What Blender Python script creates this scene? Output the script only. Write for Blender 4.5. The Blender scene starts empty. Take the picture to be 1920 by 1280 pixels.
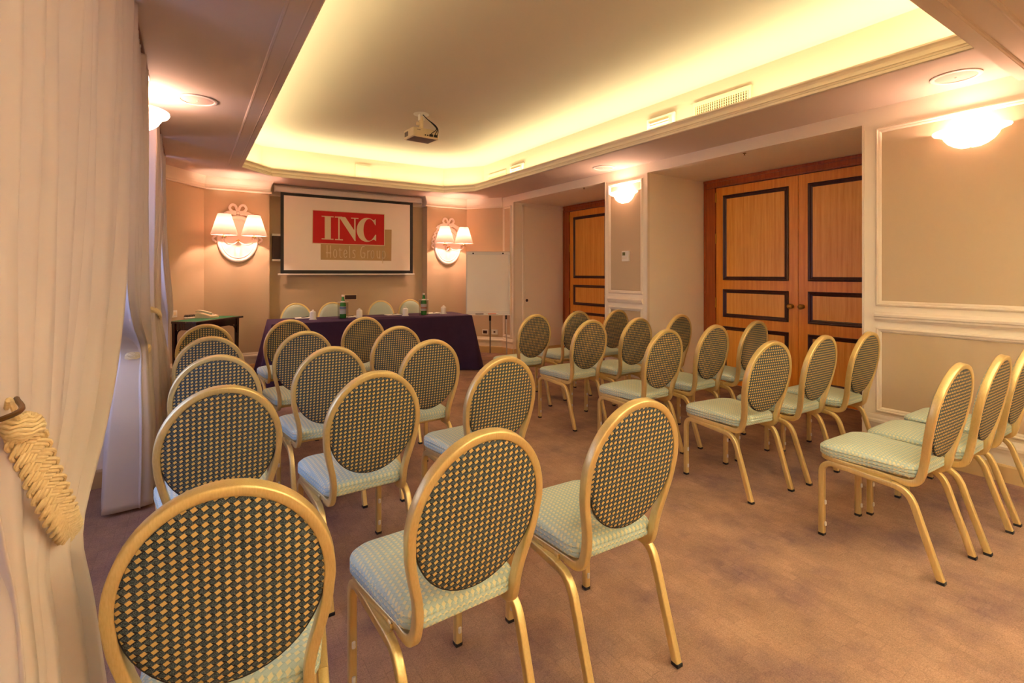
import bpy, bmesh, math, random
import numpy as np
from mathutils import Vector, Matrix
random.seed(7)
PI = math.pi
SC = bpy.context.scene
COL = SC.collection

# ------------------------------------------------------------------ camera, world, exposure
FPX, CX, CY, CAMH = 933.0, 960.0, 512.0, 1.34
YAW = math.atan((CX - 355.0) / FPX)
cam_d = bpy.data.cameras.new('camera')
cam_d.sensor_width = 36.0
cam_d.lens = FPX * 36.0 / 1920.0
cam_d.shift_y = (CY - 640.0) / 1920.0
cam_d.clip_start = 0.02
cam = bpy.data.objects.new('camera', cam_d)
cam.location = (0, 0, CAMH)
cam.rotation_euler = (PI / 2, 0, -YAW)
COL.objects.link(cam)
SC.camera = cam

w = bpy.data.worlds.new('daylight')
SC.world = w
w.use_nodes = True
bg = w.node_tree.nodes['Background']
bg.inputs[0].default_value = (0.42, 0.52, 1.0, 1)
bg.inputs[1].default_value = 1.6

SC.view_settings.view_transform = 'Standard'
SC.view_settings.look = 'None'
SC.view_settings.gamma = 1.0
SC.view_settings.use_curve_mapping = False
SC.view_settings.exposure = 1.83
SC.cycles.use_denoising = True
SC.cycles.denoising_prefilter = 'ACCURATE'
SC.cycles.max_bounces = 10
SC.cycles.diffuse_bounces = 7
SC.cycles.sample_clamp_indirect = 6.0
SC.cycles.caustics_reflective = False
SC.cycles.caustics_refractive = False

COVE_W = 1.9          # watts per metre of cove strip
COVE_COL = (1.0, 0.90, 0.54)
REAR_FILL_COL = (0.92, 1.0, 0.93)
REAR_FILL_W = 13.5    # added fill strips in an unseen rear bay, brightening the near half
SCONCE_W = 4.2
SCONCE_COL = (1.0, 0.63, 0.48)
SHADE_W = 6.0

# a pixel of the photograph gives a direction; a plane of the room gives the distance
_F = np.array([math.sin(YAW), math.cos(YAW), 0.0])
_R = np.array([math.cos(YAW), -math.sin(YAW), 0.0])
_U = np.array([0, 0, 1.0])
_C = np.array([0, 0, CAMH])
def _dir(u, v): return _F + (u - CX) / FPX * _R + (CY - v) / FPX * _U
def onz(u, v, z=0.0):
    d = _dir(u, v); return _C + (z - CAMH) / d[2] * d
def onx(u, v, x):
    d = _dir(u, v); return _C + x / d[0] * d
def ony(u, v, y):
    d = _dir(u, v); return _C + y / d[1] * d

# ------------------------------------------------------------------ helpers: materials
def lin(c):
    c = c / 255.0
    return c / 12.92 if c <= 0.04045 else ((c + 0.055) / 1.055) ** 2.4
def rgb(r, g, b): return (lin(r), lin(g), lin(b), 1.0)

class NT:
    """small node-building helper"""
    def __init__(s, name, rough=0.6, metal=0.0, spec=0.5):
        s.m = bpy.data.materials.new(name); s.m.use_nodes = True
        s.t = s.m.node_tree; s.b = s.t.nodes['Principled BSDF']
        s.b.inputs['Roughness'].default_value = rough
        s.b.inputs['Metallic'].default_value = metal
        s.b.inputs['Specular IOR Level'].default_value = spec
    def n(s, typ, **kw):
        nd = s.t.nodes.new(typ)
        for k, v in kw.items(): setattr(nd, k, v)
        return nd
    def lk(s, a, b): s.t.links.new(a, b)
    def put(s, sock, v):
        if isinstance(v, (int, float)): sock.default_value = v
        elif isinstance(v, tuple): sock.default_value = v
        else: s.lk(v, sock)
    def math(s, op, a, b=0.0, c=0.0):
        nd = s.n('ShaderNodeMath', operation=op)
        s.put(nd.inputs[0], a); s.put(nd.inputs[1], b); s.put(nd.inputs[2], c)
        return nd.outputs[0]
    def mix(s, f, a, b):
        nd = s.n('ShaderNodeMix', data_type='RGBA')
        s.put(nd.inputs[0], f); s.put(nd.inputs[6], a); s.put(nd.inputs[7], b)
        return nd.outputs[2]
    def coords(s, which='Object'):
        tc = s.n('ShaderNodeTexCoord'); return tc.outputs[which]
    def sep(s, v):
        nd = s.n('ShaderNodeSeparateXYZ'); s.lk(v, nd.inputs[0]); return nd.outputs
    def noise(s, vec, scale, detail=2.0, rough=0.5):
        nd = s.n('ShaderNodeTexNoise')
        if vec is not None: s.lk(vec, nd.inputs['Vector'])
        nd.inputs['Scale'].default_value = scale; nd.inputs['Detail'].default_value = detail
        nd.inputs['Roughness'].default_value = rough
        return nd.outputs['Fac']
    def mapping(s, vec, scale=(1, 1, 1), rot=(0, 0, 0)):
        nd = s.n('ShaderNodeMapping'); s.lk(vec, nd.inputs[0])
        nd.inputs['Scale'].default_value = scale; nd.inputs['Rotation'].default_value = rot
        return nd.outputs[0]
    def ramp(s, f, stops):
        nd = s.n('ShaderNodeValToRGB'); s.lk(f, nd.inputs[0])
        e = nd.color_ramp.elements
        while len(e) < len(stops): e.new(0.5)
        for i, (p, c) in enumerate(stops): e[i].position = p; e[i].color = c
        return nd.outputs[0]
    def bump(s, h, strength=0.2, dist=0.002):
        nd = s.n('ShaderNodeBump'); s.lk(h, nd.inputs['Height'])
        nd.inputs['Strength'].default_value = strength; nd.inputs['Distance'].default_value = dist
        s.lk(nd.outputs[0], s.b.inputs['Normal'])
    def col(s, c): s.put(s.b.inputs['Base Color'], c)

def plain(name, c, rough=0.6, metal=0.0, vary=0.06, scale=6.0, bump=0.0, spec=0.5):
    t = NT(name, rough, metal, spec)
    f = t.noise(t.coords(), scale, 3.0)
    lo = tuple(x * (1 - vary) for x in c[:3]) + (1.0,); hi = tuple(min(1, x * (1 + vary)) for x in c[:3]) + (1.0,)
    t.col(t.mix(f, lo, hi))
    if bump: t.bump(t.noise(t.coords(), 220.0, 2.0), bump)
    return t.m

M = {}
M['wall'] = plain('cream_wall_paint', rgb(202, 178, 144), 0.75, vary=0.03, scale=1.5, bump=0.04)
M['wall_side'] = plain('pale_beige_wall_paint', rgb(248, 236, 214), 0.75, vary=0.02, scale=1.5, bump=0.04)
M['trim'] = plain('ivory_trim_paint', rgb(236, 222, 200), 0.5, vary=0.02)
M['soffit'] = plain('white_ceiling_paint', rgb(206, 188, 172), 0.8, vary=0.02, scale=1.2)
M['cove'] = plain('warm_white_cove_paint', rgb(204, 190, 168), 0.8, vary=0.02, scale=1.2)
M['skirting'] = plain('tan_skirting', rgb(205, 172, 118), 0.5, vary=0.05)
M['gold'] = None
t = NT('champagne_gold_metal', 0.34, 0.62, 0.5)
o = t.coords(); br = t.noise(t.mapping(o, (400, 400, 18)), 1.0, 2.0)
t.col(t.mix(br, rgb(212, 184, 116), rgb(238, 214, 152)))
t.put(t.b.inputs['Roughness'], t.math('MULTIPLY_ADD', br, 0.12, 0.30))
M['gold'] = t.m
M['rubber'] = plain('black_rubber', rgb(32, 28, 26), 0.7)
M['white_plastic'] = plain('white_plastic', rgb(232, 226, 214), 0.4)
M['beige_plastic'] = plain('beige_plastic', rgb(226, 208, 168), 0.45)
M['black_plastic'] = plain('black_plastic', rgb(22, 19, 20), 0.5)
M['grey_plastic'] = plain('grey_plastic', rgb(120, 105, 98), 0.6)
M['brass'] = plain('brass', rgb(188, 138, 58), 0.3, 0.9)
M['bronze'] = plain('old_bronze', rgb(118, 84, 42), 0.4, 0.8)
M['chrome'] = plain('satin_steel', rgb(190, 180, 165), 0.35, 0.8)
M['paper'] = plain('white_paper', rgb(240, 234, 222), 0.8)
M['board'] = plain('flipchart_paper', rgb(246, 238, 220), 0.75, vary=0.02)
M['curtain'] = None
M['dark_slot'] = plain('dark_brown_plate', rgb(58, 26, 18), 0.5)
M['plaster'] = plain('white_plaster', rgb(240, 226, 216), 0.5, vary=0.02)
M['speaker_mesh'] = plain('speaker_mesh', rgb(196, 172, 158), 0.7, bump=0.3)

t = NT('cream_curtain_cloth', 0.8, 0.0, 0.2)
o = t.coords()
t.col(t.mix(t.noise(o, 3.0, 2.0), rgb(220, 204, 188), rgb(232, 218, 204)))
wv = t.noise(t.mapping(o, (900, 900, 900)), 1.0, 1.0)
t.bump(wv, 0.05, 0.001)
tr = t.n('ShaderNodeBsdfTranslucent'); tr.inputs[0].default_value = rgb(225, 210, 200)
ms = t.n('ShaderNodeMixShader'); ms.inputs[0].default_value = 0.25
t.lk(t.b.outputs[0], ms.inputs[1]); t.lk(tr.outputs[0], ms.inputs[2])
t.lk(ms.outputs[0], t.t.nodes['Material Output'].inputs[0])
M['curtain'] = t.m

t = NT('straw_cord', 0.7, 0.0, 0.3)
o = t.coords()
t.col(t.mix(t.noise(o, 160.0, 2.0), rgb(212, 186, 134), rgb(242, 222, 178)))
t.bump(t.noise(t.mapping(o, (500, 500, 500)), 1.0, 1.0), 0.1, 0.0005)
M['cord'] = t.m

def wood(name, a, b, rough=0.32, axis='z', sc=1.0):
    t = NT(name, rough, 0.0, 0.5)
    o = t.coords('Object')
    s = {'z': (38 * sc, 38 * sc, 1.1 * sc), 'y': (38 * sc, 1.1 * sc, 38 * sc)}[axis]
    g = t.noise(t.mapping(o, s), 1.0, 5.0, 0.6)
    g2 = t.noise(t.mapping(o, tuple(x * 4 for x in s)), 1.0, 3.0, 0.6)
    f = t.math('ADD', t.math('MULTIPLY', g, 0.7), t.math('MULTIPLY', g2, 0.3))
    t.col(t.ramp(f, [(0.32, a), (0.68, b)]))
    t.bump(g2, 0.06, 0.001)
    return t.m
M['door'] = wood('honey_cherry_veneer', rgb(220, 128, 32), rgb(246, 166, 62))
M['door_panel'] = wood('golden_cherry_panel', rgb(228, 146, 48), rgb(252, 188, 88))
M['door_frame'] = wood('red_cherry_frame', rgb(150, 70, 28), rgb(188, 98, 44))
M['door_mould'] = wood('dark_walnut_moulding', rgb(46, 20, 14), rgb(78, 36, 22))
M['dark_wood'] = wood('dark_mahogany', rgb(34, 14, 10), rgb(60, 26, 18), 0.25)
M['felt'] = plain('green_felt', rgb(38, 116, 72), 0.9, bump=0.1)
M['window_wood'] = wood('brown_window_wood', rgb(104, 50, 26), rgb(140, 74, 40))

# purple tablecloth
t = NT('dark_purple_cloth', 0.85, 0.0, 0.15)
o = t.coords()
t.col(t.mix(t.noise(o, 9.0, 3.0), rgb(46, 30, 48), rgb(62, 42, 62)))
t.bump(t.noise(o, 700.0, 1.0), 0.1, 0.001)
t.b.inputs['Sheen Weight'].default_value = 0.25
t.b.inputs['Sheen Tint'].default_value = rgb(170, 130, 180)
M['cloth'] = t.m

# chair fabrics: a grid of gold lozenges woven on a slate ground / cream dots on a pale sea-green ground
def fabric(name, ax, dark):
    t = NT(name, 0.85, 0.0, 0.2)
    o = t.coords('Object'); s = t.sep(o)
    if ax == 'xz': px_, py_ = s[0], s[2]
    else:          # cushion: plan pattern on top, the same cloth turned down the sides
        up = t.math('GREATER_THAN', t.math('ABSOLUTE', t.sep(t.coords('Normal'))[2]), 0.55)
        dn = t.math('SUBTRACT', 1.0, up)
        px_ = t.math('ADD', s[0], t.math('MULTIPLY', dn, s[1]))
        py_ = t.math('ADD', t.math('MULTIPLY', up, s[1]), t.math('MULTIPLY', dn, s[2]))
    cw, chh = 0.0179, 0.0164
    fx = t.math('SUBTRACT', t.math('FRACT', t.math('DIVIDE', t.math('ADD', px_, 5.0), cw)), 0.5)
    fy = t.math('SUBTRACT', t.math('FRACT', t.math('DIVIDE', t.math('ADD', py_, 5.0), chh)), 0.5)
    x = t.math('MULTIPLY', fx, cw); y = t.math('MULTIPLY', fy, chh)
    ca, sa = math.cos(0.6), math.sin(0.6)
    p = t.math('ADD', t.math('MULTIPLY', x, ca), t.math('MULTIPLY', y, sa))
    q = t.math('SUBTRACT', t.math('MULTIPLY', y, ca), t.math('MULTIPLY', x, sa))
    inr = t.math('MULTIPLY', t.math('LESS_THAN', t.math('ABSOLUTE', p), 0.0051), t.math('LESS_THAN', t.math('ABSOLUTE', q), 0.0041))
    st1 = t.math('MULTIPLY', t.math('LESS_THAN', t.math('ABSOLUTE', t.math('ADD', q, 0.0060)), 0.0008), t.math('LESS_THAN', t.math('ABSOLUTE', p), 0.009))
    # short thick stroke falling to the right, between neighbouring columns
    xs = t.math('SUBTRACT', t.math('MULTIPLY', t.math('FRACT', t.math('ADD', fx, 1.0)), cw), cw / 2); ys = t.math('SUBTRACT', y, 0.001)
    cb, sb = math.cos(-0.5), math.sin(-0.5)
    p2 = t.math('ADD', t.math('MULTIPLY', xs, cb), t.math('MULTIPLY', ys, sb))
    q2 = t.math('SUBTRACT', t.math('MULTIPLY', ys, cb), t.math('MULTIPLY', xs, sb))
    st2 = t.math('MULTIPLY', t.math('LESS_THAN', t.math('ABSOLUTE', q2), 0.0011), t.math('LESS_THAN', t.math('ABSOLUTE', p2), 0.0048))
    st = t.math('MAXIMUM', st1, st2)
    nz = t.noise(t.mapping(o, (700, 700, 700)), 1.0, 1.0)
    if dark:
        ground = t.ramp(nz, [(0.30, rgb(24, 30, 40)), (0.5, rgb(62, 76, 80)), (0.70, rgb(118, 122, 116))])
        c = t.mix(st, ground, rgb(34, 24, 26))
        gold = t.mix(nz, rgb(196, 160, 92), rgb(216, 182, 116))
        c = t.mix(inr, c, gold)
    else:
        ground = t.mix(nz, rgb(170, 190, 178), rgb(196, 210, 198))
        c = t.mix(t.math('MULTIPLY', st, 0.35), ground, rgb(122, 150, 140))
        c = t.mix(t.math('MULTIPLY', inr, 0.7), c, rgb(236, 222, 166))
    t.col(c)
    t.bump(t.math('ADD', inr, t.math('MULTIPLY', nz, 0.6)), 0.15, 0.001)
    return t.m
M['fab_back'] = fabric('slate_gold_weave', 'xz', True)
M['fab_front'] = fabric('pale_green_weave_upright', 'xz', False)
M['fab_seat'] = fabric('pale_green_weave', 'xy', False)

# carpet: short rectangular tufts laid in staggered rows, brown with mauve patches
t = NT('brown_loop_carpet', 0.95, 0.0, 0.1)
o = t.coords('Object')
mp = t.mapping(o, (1, 1, 1), (0, 0, PI / 2))
def brick(width, height, seed):
    b = t.n('ShaderNodeTexBrick'); t.lk(mp, b.inputs['Vector'])
    b.inputs['Scale'].default_value = 1.0
    b.inputs['Brick Width'].default_value = width; b.inputs['Row Height'].default_value = height
    b.inputs['Mortar Size'].default_value = 0.0022; b.inputs['Mortar Smooth'].default_value = 0.5
    b.offset = 0.37; b.offset_frequency = 2; b.squash = 0.7; b.squash_frequency = 3
    b.inputs['Color1'].default_value = (0.35, 0.35, 0.35, 1); b.inputs['Color2'].default_value = (0.75, 0.75, 0.75, 1)
    b.inputs['Mortar'].default_value = (0.22, 0.22, 0.22, 1)
    return b
b1 = brick(0.085, 0.046, 1)
patch = t.noise(o, 2.6, 4.0, 0.6)
base = t.ramp(patch, [(0.30, rgb(126, 98, 92)), (0.52, rgb(158, 124, 102)), (0.75, rgb(172, 136, 110))])
fine = t.noise(o, 230.0, 3.0, 0.75)
tuft = t.noise(o, 90.0, 2.0)
bw = t.n('ShaderNodeRGBToBW'); t.lk(b1.outputs['Color'], bw.inputs[0])
patchy = t.noise(o, 9.0, 3.0)
val = t.math('ADD', 0.98, t.math('MULTIPLY', t.math('MULTIPLY', t.math('SUBTRACT', bw.outputs[0], 0.5), t.math('POWER', patchy, 2.2)), 1.15))
val = t.math('MULTIPLY', val, t.math('MULTIPLY_ADD', fine, 1.5, 0.25))
val = t.math('MULTIPLY', val, t.math('MULTIPLY_ADD', tuft, 0.4, 0.8))
wear = t.noise(t.mapping(o, (1.0, 0.55, 1.0)), 5.0, 4.0, 0.65)
val = t.math('MULTIPLY', val, t.math('MULTIPLY_ADD', wear, 0.7, 0.68))
vm = t.n('ShaderNodeVectorMath', operation='SCALE'); t.lk(base, vm.inputs[0]); t.lk(val, vm.inputs['Scale'])
t.lk(vm.outputs[0], t.b.inputs['Base Color'])
t.bump(t.math('ADD', fine, t.math('MULTIPLY', bw.outputs[0], 0.25)), 0.5, 0.004)
M['carpet'] = t.m

def glass(name, c, rough=0.02, alpha=0.3):
    t = NT(name, rough)
    f = t.noise(t.coords(), 5.0)
    c2 = tuple(x * 0.96 for x in c[:3]) + (1.0,)
    gl = t.n('ShaderNodeBsdfGlossy'); gl.inputs['Roughness'].default_value = 0.05
    tr = t.n('ShaderNodeBsdfTransparent'); t.put(tr.inputs[0], t.mix(f, c, c2))
    fr = t.n('ShaderNodeLayerWeight'); fr.inputs[0].default_value = 0.5
    ms = t.n('ShaderNodeMixShader'); t.lk(t.math('MULTIPLY_ADD', t.math('POWER', fr.outputs['Facing'], 4.0), 0.5, 0.04), ms.inputs[0])
    t.lk(tr.outputs[0], ms.inputs[1]); t.lk(gl.outputs[0], ms.inputs[2])
    t.lk(ms.outputs[0], t.t.nodes['Material Output'].inputs[0])
    return t.m
M['pane'] = glass('window_glass', (0.95, 0.97, 1.0, 1))
M['clear'] = glass('clear_acrylic', (0.93, 0.92, 0.9, 1))
t = NT('green_bottle_glass', 0.08, 0.0, 0.6); t.col(t.mix(t.noise(t.coords(), 20.0), rgb(28, 112, 40), rgb(70, 160, 60))); M['bottle'] = t.m
M['label'] = None
t = NT('bottle_label', 0.6)
s = t.sep(t.coords('Object'))
band = t.math('LESS_THAN', t.math('ABSOLUTE', t.math('SUBTRACT', s[2], 0.132)), 0.010)
c = t.mix(band, rgb(196, 214, 230), rgb(84, 120, 176))
c = t.mix(t.math('LESS_THAN', t.math('ABSOLUTE', t.math('SUBTRACT', s[2], 0.112)), 0.0022), c, rgb(176, 52, 52))
t.col(c); M['label'] = t.m
t = NT('bottle_label_pink', 0.6)
s = t.sep(t.coords('Object'))
band = t.math('LESS_THAN', t.math('ABSOLUTE', t.math('SUBTRACT', s[2], 0.098)), 0.010)
t.col(t.mix(band, rgb(222, 214, 214), rgb(212, 132, 110))); M['label2'] = t.m

def translucent(name, c, mixf=0.65):
    t = NT(name, 0.6, 0.0, 0.3)
    f = t.noise(t.coords(), 60.0); c2 = tuple(x * 0.95 for x in c[:3]) + (1.0,)
    cc = t.mix(f, c, c2); t.col(cc)
    tr = t.n('ShaderNodeBsdfTranslucent'); t.lk(cc, tr.inputs[0])
    ms = t.n('ShaderNodeMixShader'); ms.inputs[0].default_value = mixf
    t.lk(t.b.outputs[0], ms.inputs[1]); t.lk(tr.outputs[0], ms.inputs[2])
    t.lk(ms.outputs[0], t.t.nodes['Material Output'].inputs[0])
    return t.m
M['shade'] = translucent('pleated_pink_shade', rgb(220, 186, 168), 0.13)
M['bowl'] = translucent('milk_glass', rgb(250, 240, 232), 0.6)
M['screen'] = plain('matte_white_screen', rgb(250, 238, 224), 0.8, vary=0.015, scale=1.0)
M['logo_red'] = plain('logo_red', rgb(196, 28, 28), 0.8, vary=0.02)
M['logo_tan'] = plain('logo_tan', rgb(190, 158, 108), 0.8, vary=0.02)
M['logo_light'] = plain('logo_cream', rgb(226, 208, 172), 0.8, vary=0.02)

# ------------------------------------------------------------------ helpers: meshes and objects
class MB:
    def __init__(s): s.bm = bmesh.new()
    def face(s, pts):
        try: return s.bm.faces.new([s.bm.verts.new(Vector(p)) for p in pts])
        except ValueError: return None
    def box(s, x0, x1, y0, y1, z0, z1):
        v = [s.bm.verts.new((x, y, z)) for z in (z0, z1) for y in (y0, y1) for x in (x0, x1)]
        for f in ((0, 2, 3, 1), (4, 5, 7, 6), (0, 1, 5, 4), (1, 3, 7, 5), (3, 2, 6, 7), (2, 0, 4, 6)):
            s.bm.faces.new([v[i] for i in f])
        return s
    def rbox(s, x0, x1, y0, y1, z0, z1, r=0.004, seg=2):
        b = bmesh.new()
        v = [b.verts.new((x, y, z)) for z in (z0, z1) for y in (y0, y1) for x in (x0, x1)]
        for f in ((0, 2, 3, 1), (4, 5, 7, 6), (0, 1, 5, 4), (1, 3, 7, 5), (3, 2, 6, 7), (2, 0, 4, 6)):
            b.faces.new([v[i] for i in f])
        bmesh.ops.bevel(b, geom=b.edges[:], offset=r, segments=seg, affect='EDGES', profile=0.5)
        me = bpy.data.meshes.new('tmp'); b.to_mesh(me); b.free(); s.bm.from_mesh(me); bpy.data.meshes.remove(me)
        return s
    def prism(s, pts, z0, z1, axis='z'):
        """extrude polygon; axis z: pts (x,y); axis x: pts (y,z); axis y: pts (x,z)"""
        def P(p, h): return {'z': (p[0], p[1], h), 'x': (h, p[0], p[1]), 'y': (p[0], h, p[1])}[axis]
        a = [s.bm.verts.new(P(p, z0)) for p in pts]; b = [s.bm.verts.new(P(p, z1)) for p in pts]
        n = len(pts)
        s.bm.faces.new(a[::-1]); s.bm.faces.new(b)
        for i in range(n): s.bm.faces.new([a[i], a[(i + 1) % n], b[(i + 1) % n], b[i]])
        return s
    def lathe(s, prof, c=(0, 0, 0), n=24, a0=0.0, a1=2 * PI, sx=1.0, sy=1.0, flute=None):
        full = abs(a1 - a0 - 2 * PI) < 1e-6
        m = n if full else n + 1
        rings = []
        for r, z in prof:
            ring = []
            for i in range(m):
                a = a0 + (a1 - a0) * i / n
                rr = r * (1 + (flute(a, z) if flute else 0))
                ring.append(s.bm.verts.new((c[0] + rr * sx * math.cos(a), c[1] + rr * sy * math.sin(a), c[2] + z)))
            rings.append(ring)
        for k in range(len(rings) - 1):
            for i in range(n):
                j = (i + 1) % m
                s.bm.faces.new([rings[k][i], rings[k][j], rings[k + 1][j], rings[k + 1][i]])
        return s
    def cyl(s, p0, p1, r, n=12, r1=None):
        p0, p1 = Vector(p0), Vector(p1); d = (p1 - p0).normalized()
        a = d.orthogonal().normalized(); b = d.cross(a)
        r1 = r if r1 is None else r1
        A = [s.bm.verts.new(p0 + (a * math.cos(2 * PI * i / n) + b * math.sin(2 * PI * i / n)) * r) for i in range(n)]
        B = [s.bm.verts.new(p1 + (a * math.cos(2 * PI * i / n) + b * math.sin(2 * PI * i / n)) * r1) for i in range(n)]
        for i in range(n): s.bm.faces.new([A[i], A[(i + 1) % n], B[(i + 1) % n], B[i]])
        s.bm.faces.new(A[::-1]); s.bm.faces.new(B)
        return s
    def tube(s, pts, sec, ref=None, closed=False, caps=True):
        """sweep section sec [(a,b)] along pts; a along the reference side, b along the other"""
        P = [Vector(p) for p in pts]; n = len(P); m = len(sec); rings = []
        prev = None
        for i in range(n):
            if closed: d = (P[(i + 1) % n] - P[i - 1]).normalized()
            elif i == 0: d = (P[1] - P[0]).normalized()
            elif i == n - 1: d = (P[-1] - P[-2]).normalized()
            else: d = ((P[i + 1] - P[i]).normalized() + (P[i] - P[i - 1]).normalized()).normalized()
            if ref is not None:
                rv = Vector(ref[i]) if isinstance(ref, list) else Vector(ref)
                b = (rv - d * rv.dot(d)).normalized()
            else:
                if prev is None: b = d.orthogonal().normalized()
                else: b = (prev - d * prev.dot(d)).normalized()
                prev = b
            a = b.cross(d)
            rings.append([s.bm.verts.new(P[i] + a * q[0] + b * q[1]) for q in sec])
        for i in range(n if closed else n - 1):
            A, B = rings[i], rings[(i + 1) % n]
            for k in range(m): s.bm.faces.new([A[k], A[(k + 1) % m], B[(k + 1) % m], B[k]])
        if caps and not closed:
            s.bm.faces.new(rings[0][::-1]); s.bm.faces.new(rings[-1])
        return s
    def sphere(s, c, r, u=12, v=8, sc=(1, 1, 1)):
        m = Matrix.Translation(Vector(c)) @ Matrix.Diagonal((r * sc[0], r * sc[1], r * sc[2], 1))
        bmesh.ops.create_uvsphere(s.bm, u_segments=u, v_segments=v, radius=1.0, matrix=m)
        return s
    def grid(s, P):
        V = [[s.bm.verts.new(Vector(p)) for p in row] for row in P]
        for i in range(len(V) - 1):
            for j in range(len(V[0]) - 1):
                s.bm.faces.new([V[i][j], V[i][j + 1], V[i + 1][j + 1], V[i + 1][j]])
        return s
    def mesh(s, name, mat, smooth=False, angle=40):
        bmesh.ops.remove_doubles(s.bm, verts=s.bm.verts, dist=1e-6)
        bmesh.ops.recalc_face_normals(s.bm, faces=s.bm.faces)
        me = bpy.data.meshes.new(name); s.bm.to_mesh(me); s.bm.free()
        if mat is not None: me.materials.append(mat)
        if smooth:
            for p in me.polygons: p.use_smooth = True
            me.set_sharp_from_angle(angle=math.radians(angle))
        return me
    def obj(s, name, mat, parent=None, smooth=False, angle=40):
        return link(name, s.mesh(name, mat, smooth, angle), parent)

def link(name, data, parent=None):
    o = bpy.data.objects.new(name, data); COL.objects.link(o)
    if parent is not None: o.parent = parent
    return o
def tag(o, label, cat, group=None, kind=None):
    o['label'] = label; o['category'] = cat
    if group: o['group'] = group
    if kind: o['kind'] = kind
    return o
def thing(name, label, cat, loc=(0, 0, 0), rz=0.0, group=None, kind=None):
    o = link(name, None); o.location = loc; o.rotation_euler = (0, 0, rz); o.empty_display_size = 0.1
    return tag(o, label, cat, group, kind)
def struct(o, label, cat): return tag(o, label, cat, None, 'structure')
def copy_tree(o, parent=None):
    c = o.copy(); COL.objects.link(c); c.parent = parent
    for k in o.children: copy_tree(k, c)
    return c
def circ(r, n=8, r2=None):
    r2 = r if r2 is None else r2
    return [(r * math.cos(2 * PI * i / n), r2 * math.sin(2 * PI * i / n)) for i in range(n)]
def rrect(a, b, r, seg=2):
    """rounded rectangle section, half sizes a,b"""
    out = []
    for cx_, cy_, s0 in ((a - r, b - r, 0), (-a + r, b - r, PI / 2), (-a + r, -b + r, PI), (a - r, -b + r, 1.5 * PI)):
        for i in range(seg + 1):
            t_ = s0 + PI / 2 * i / seg
            out.append((cx_ + r * math.cos(t_), cy_ + r * math.sin(t_)))
    return out
def smooth_path(pts, per=6, closed=False):
    P = [np.array(p, float) for p in pts]; n = len(P); out = []
    rng = range(n if closed else n - 1)
    for i in rng:
        p0 = P[i - 1] if (closed or i > 0) else 2 * P[0] - P[1]
        p1 = P[i]; p2 = P[(i + 1) % n]
        p3 = P[(i + 2) % n] if (closed or i + 2 < n) else 2 * P[-1] - P[-2]
        for k in range(per):
            t_ = k / per
            out.append(0.5 * ((2 * p1) + (-p0 + p2) * t_ + (2 * p0 - 5 * p1 + 4 * p2 - p3) * t_ ** 2 + (-p0 + 3 * p1 - 3 * p2 + p3) * t_ ** 3))
    if not closed: out.append(P[-1])
    return [tuple(p) for p in out]
def light(name, typ, loc, energy, color, parent=None, **kw):
    d = bpy.data.lights.new(name, typ); d.energy = energy; d.color = color
    for k, v in kw.items(): setattr(d, k, v)
    o = link(name, d, parent); o.location = loc
    return o

# ================================================================== ROOM SHELL
XL, XR = -0.28, 4.40        # side wall planes
YB, YF = 7.60, -4.70        # back piers, wall behind the viewer
ZS, ZR, ZC = 2.60, 2.49, 3.10   # soffit, recess ceiling, main ceiling
XDOOR = 5.48
R1, R2 = (4.623, 6.738), (1.764, 3.935)      # door recesses in Y
N1, N2 = (0.90, 4.02), (4.62, 6.50)          # window niches in Y
XWIN = -0.95

struct(MB().box(-1.6, 6.0, YF - 0.2, 8.3, -0.1, 0.0).obj('floor', M['carpet']), 'brown patterned carpet covering the whole floor', 'floor')

# right wall: near stretch, pilaster, end stretch, recess backs and headers
m = MB()
m.box(XR, 5.7, YF, R2[0], 0, 3.3); m.box(XR, 5.7, R2[1], R1[0], 0, 3.3); m.box(XR, 5.7, R1[1], 8.1, 0, 3.3)
for r in (R1, R2): m.box(XDOOR, 5.7, r[0], r[1], 0, 3.3)
for r in (R1, R2): m.box(XR, XDOOR, r[0], r[1], ZR, 3.3)
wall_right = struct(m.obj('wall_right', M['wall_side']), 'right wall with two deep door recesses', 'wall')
# left wall with two window niches
m = MB()
m.box(-1.5, XL, YF, N1[0], 0, 3.3); m.box(-1.5, XL, N1[1], N2[0], 0, 3.3); m.box(-1.5, XL, N2[1], 8.1, 0, 3.3)
for n_ in (N1, N2):
    m.box(-1.1, XWIN, n_[0], n_[1], 0, 0.75); m.box(-1.1, XWIN, n_[0], n_[1], 2.45, 3.3)
    m.box(-1.1, XL, n_[0], n_[1], 2.62, 3.3)
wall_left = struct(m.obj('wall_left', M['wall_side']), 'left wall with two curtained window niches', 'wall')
# back wall: piers, chamfers and screen recess
PL, PR = (0.16, 0.93), (3.27, 4.00)
m = MB()
m.prism([(PL[0], YB), (PL[1], YB), (PL[1], 7.80), (PR[0], 7.80), (PR[0], YB), (PR[1], YB), (XR, 7.07), (XR + 0.02, 7.07), (XR + 0.02, 8.1), (XL - 0.02, 8.1), (XL - 0.02, 7.06), (XL, 7.03)], 0, 3.3)
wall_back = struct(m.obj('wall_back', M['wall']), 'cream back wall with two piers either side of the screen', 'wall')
struct(MB().box(-1.5, 5.7, YF - 0.15, YF, 0, 3.3).obj('wall_front', M['wall']), 'plain cream wall behind the viewer', 'wall')

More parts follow.
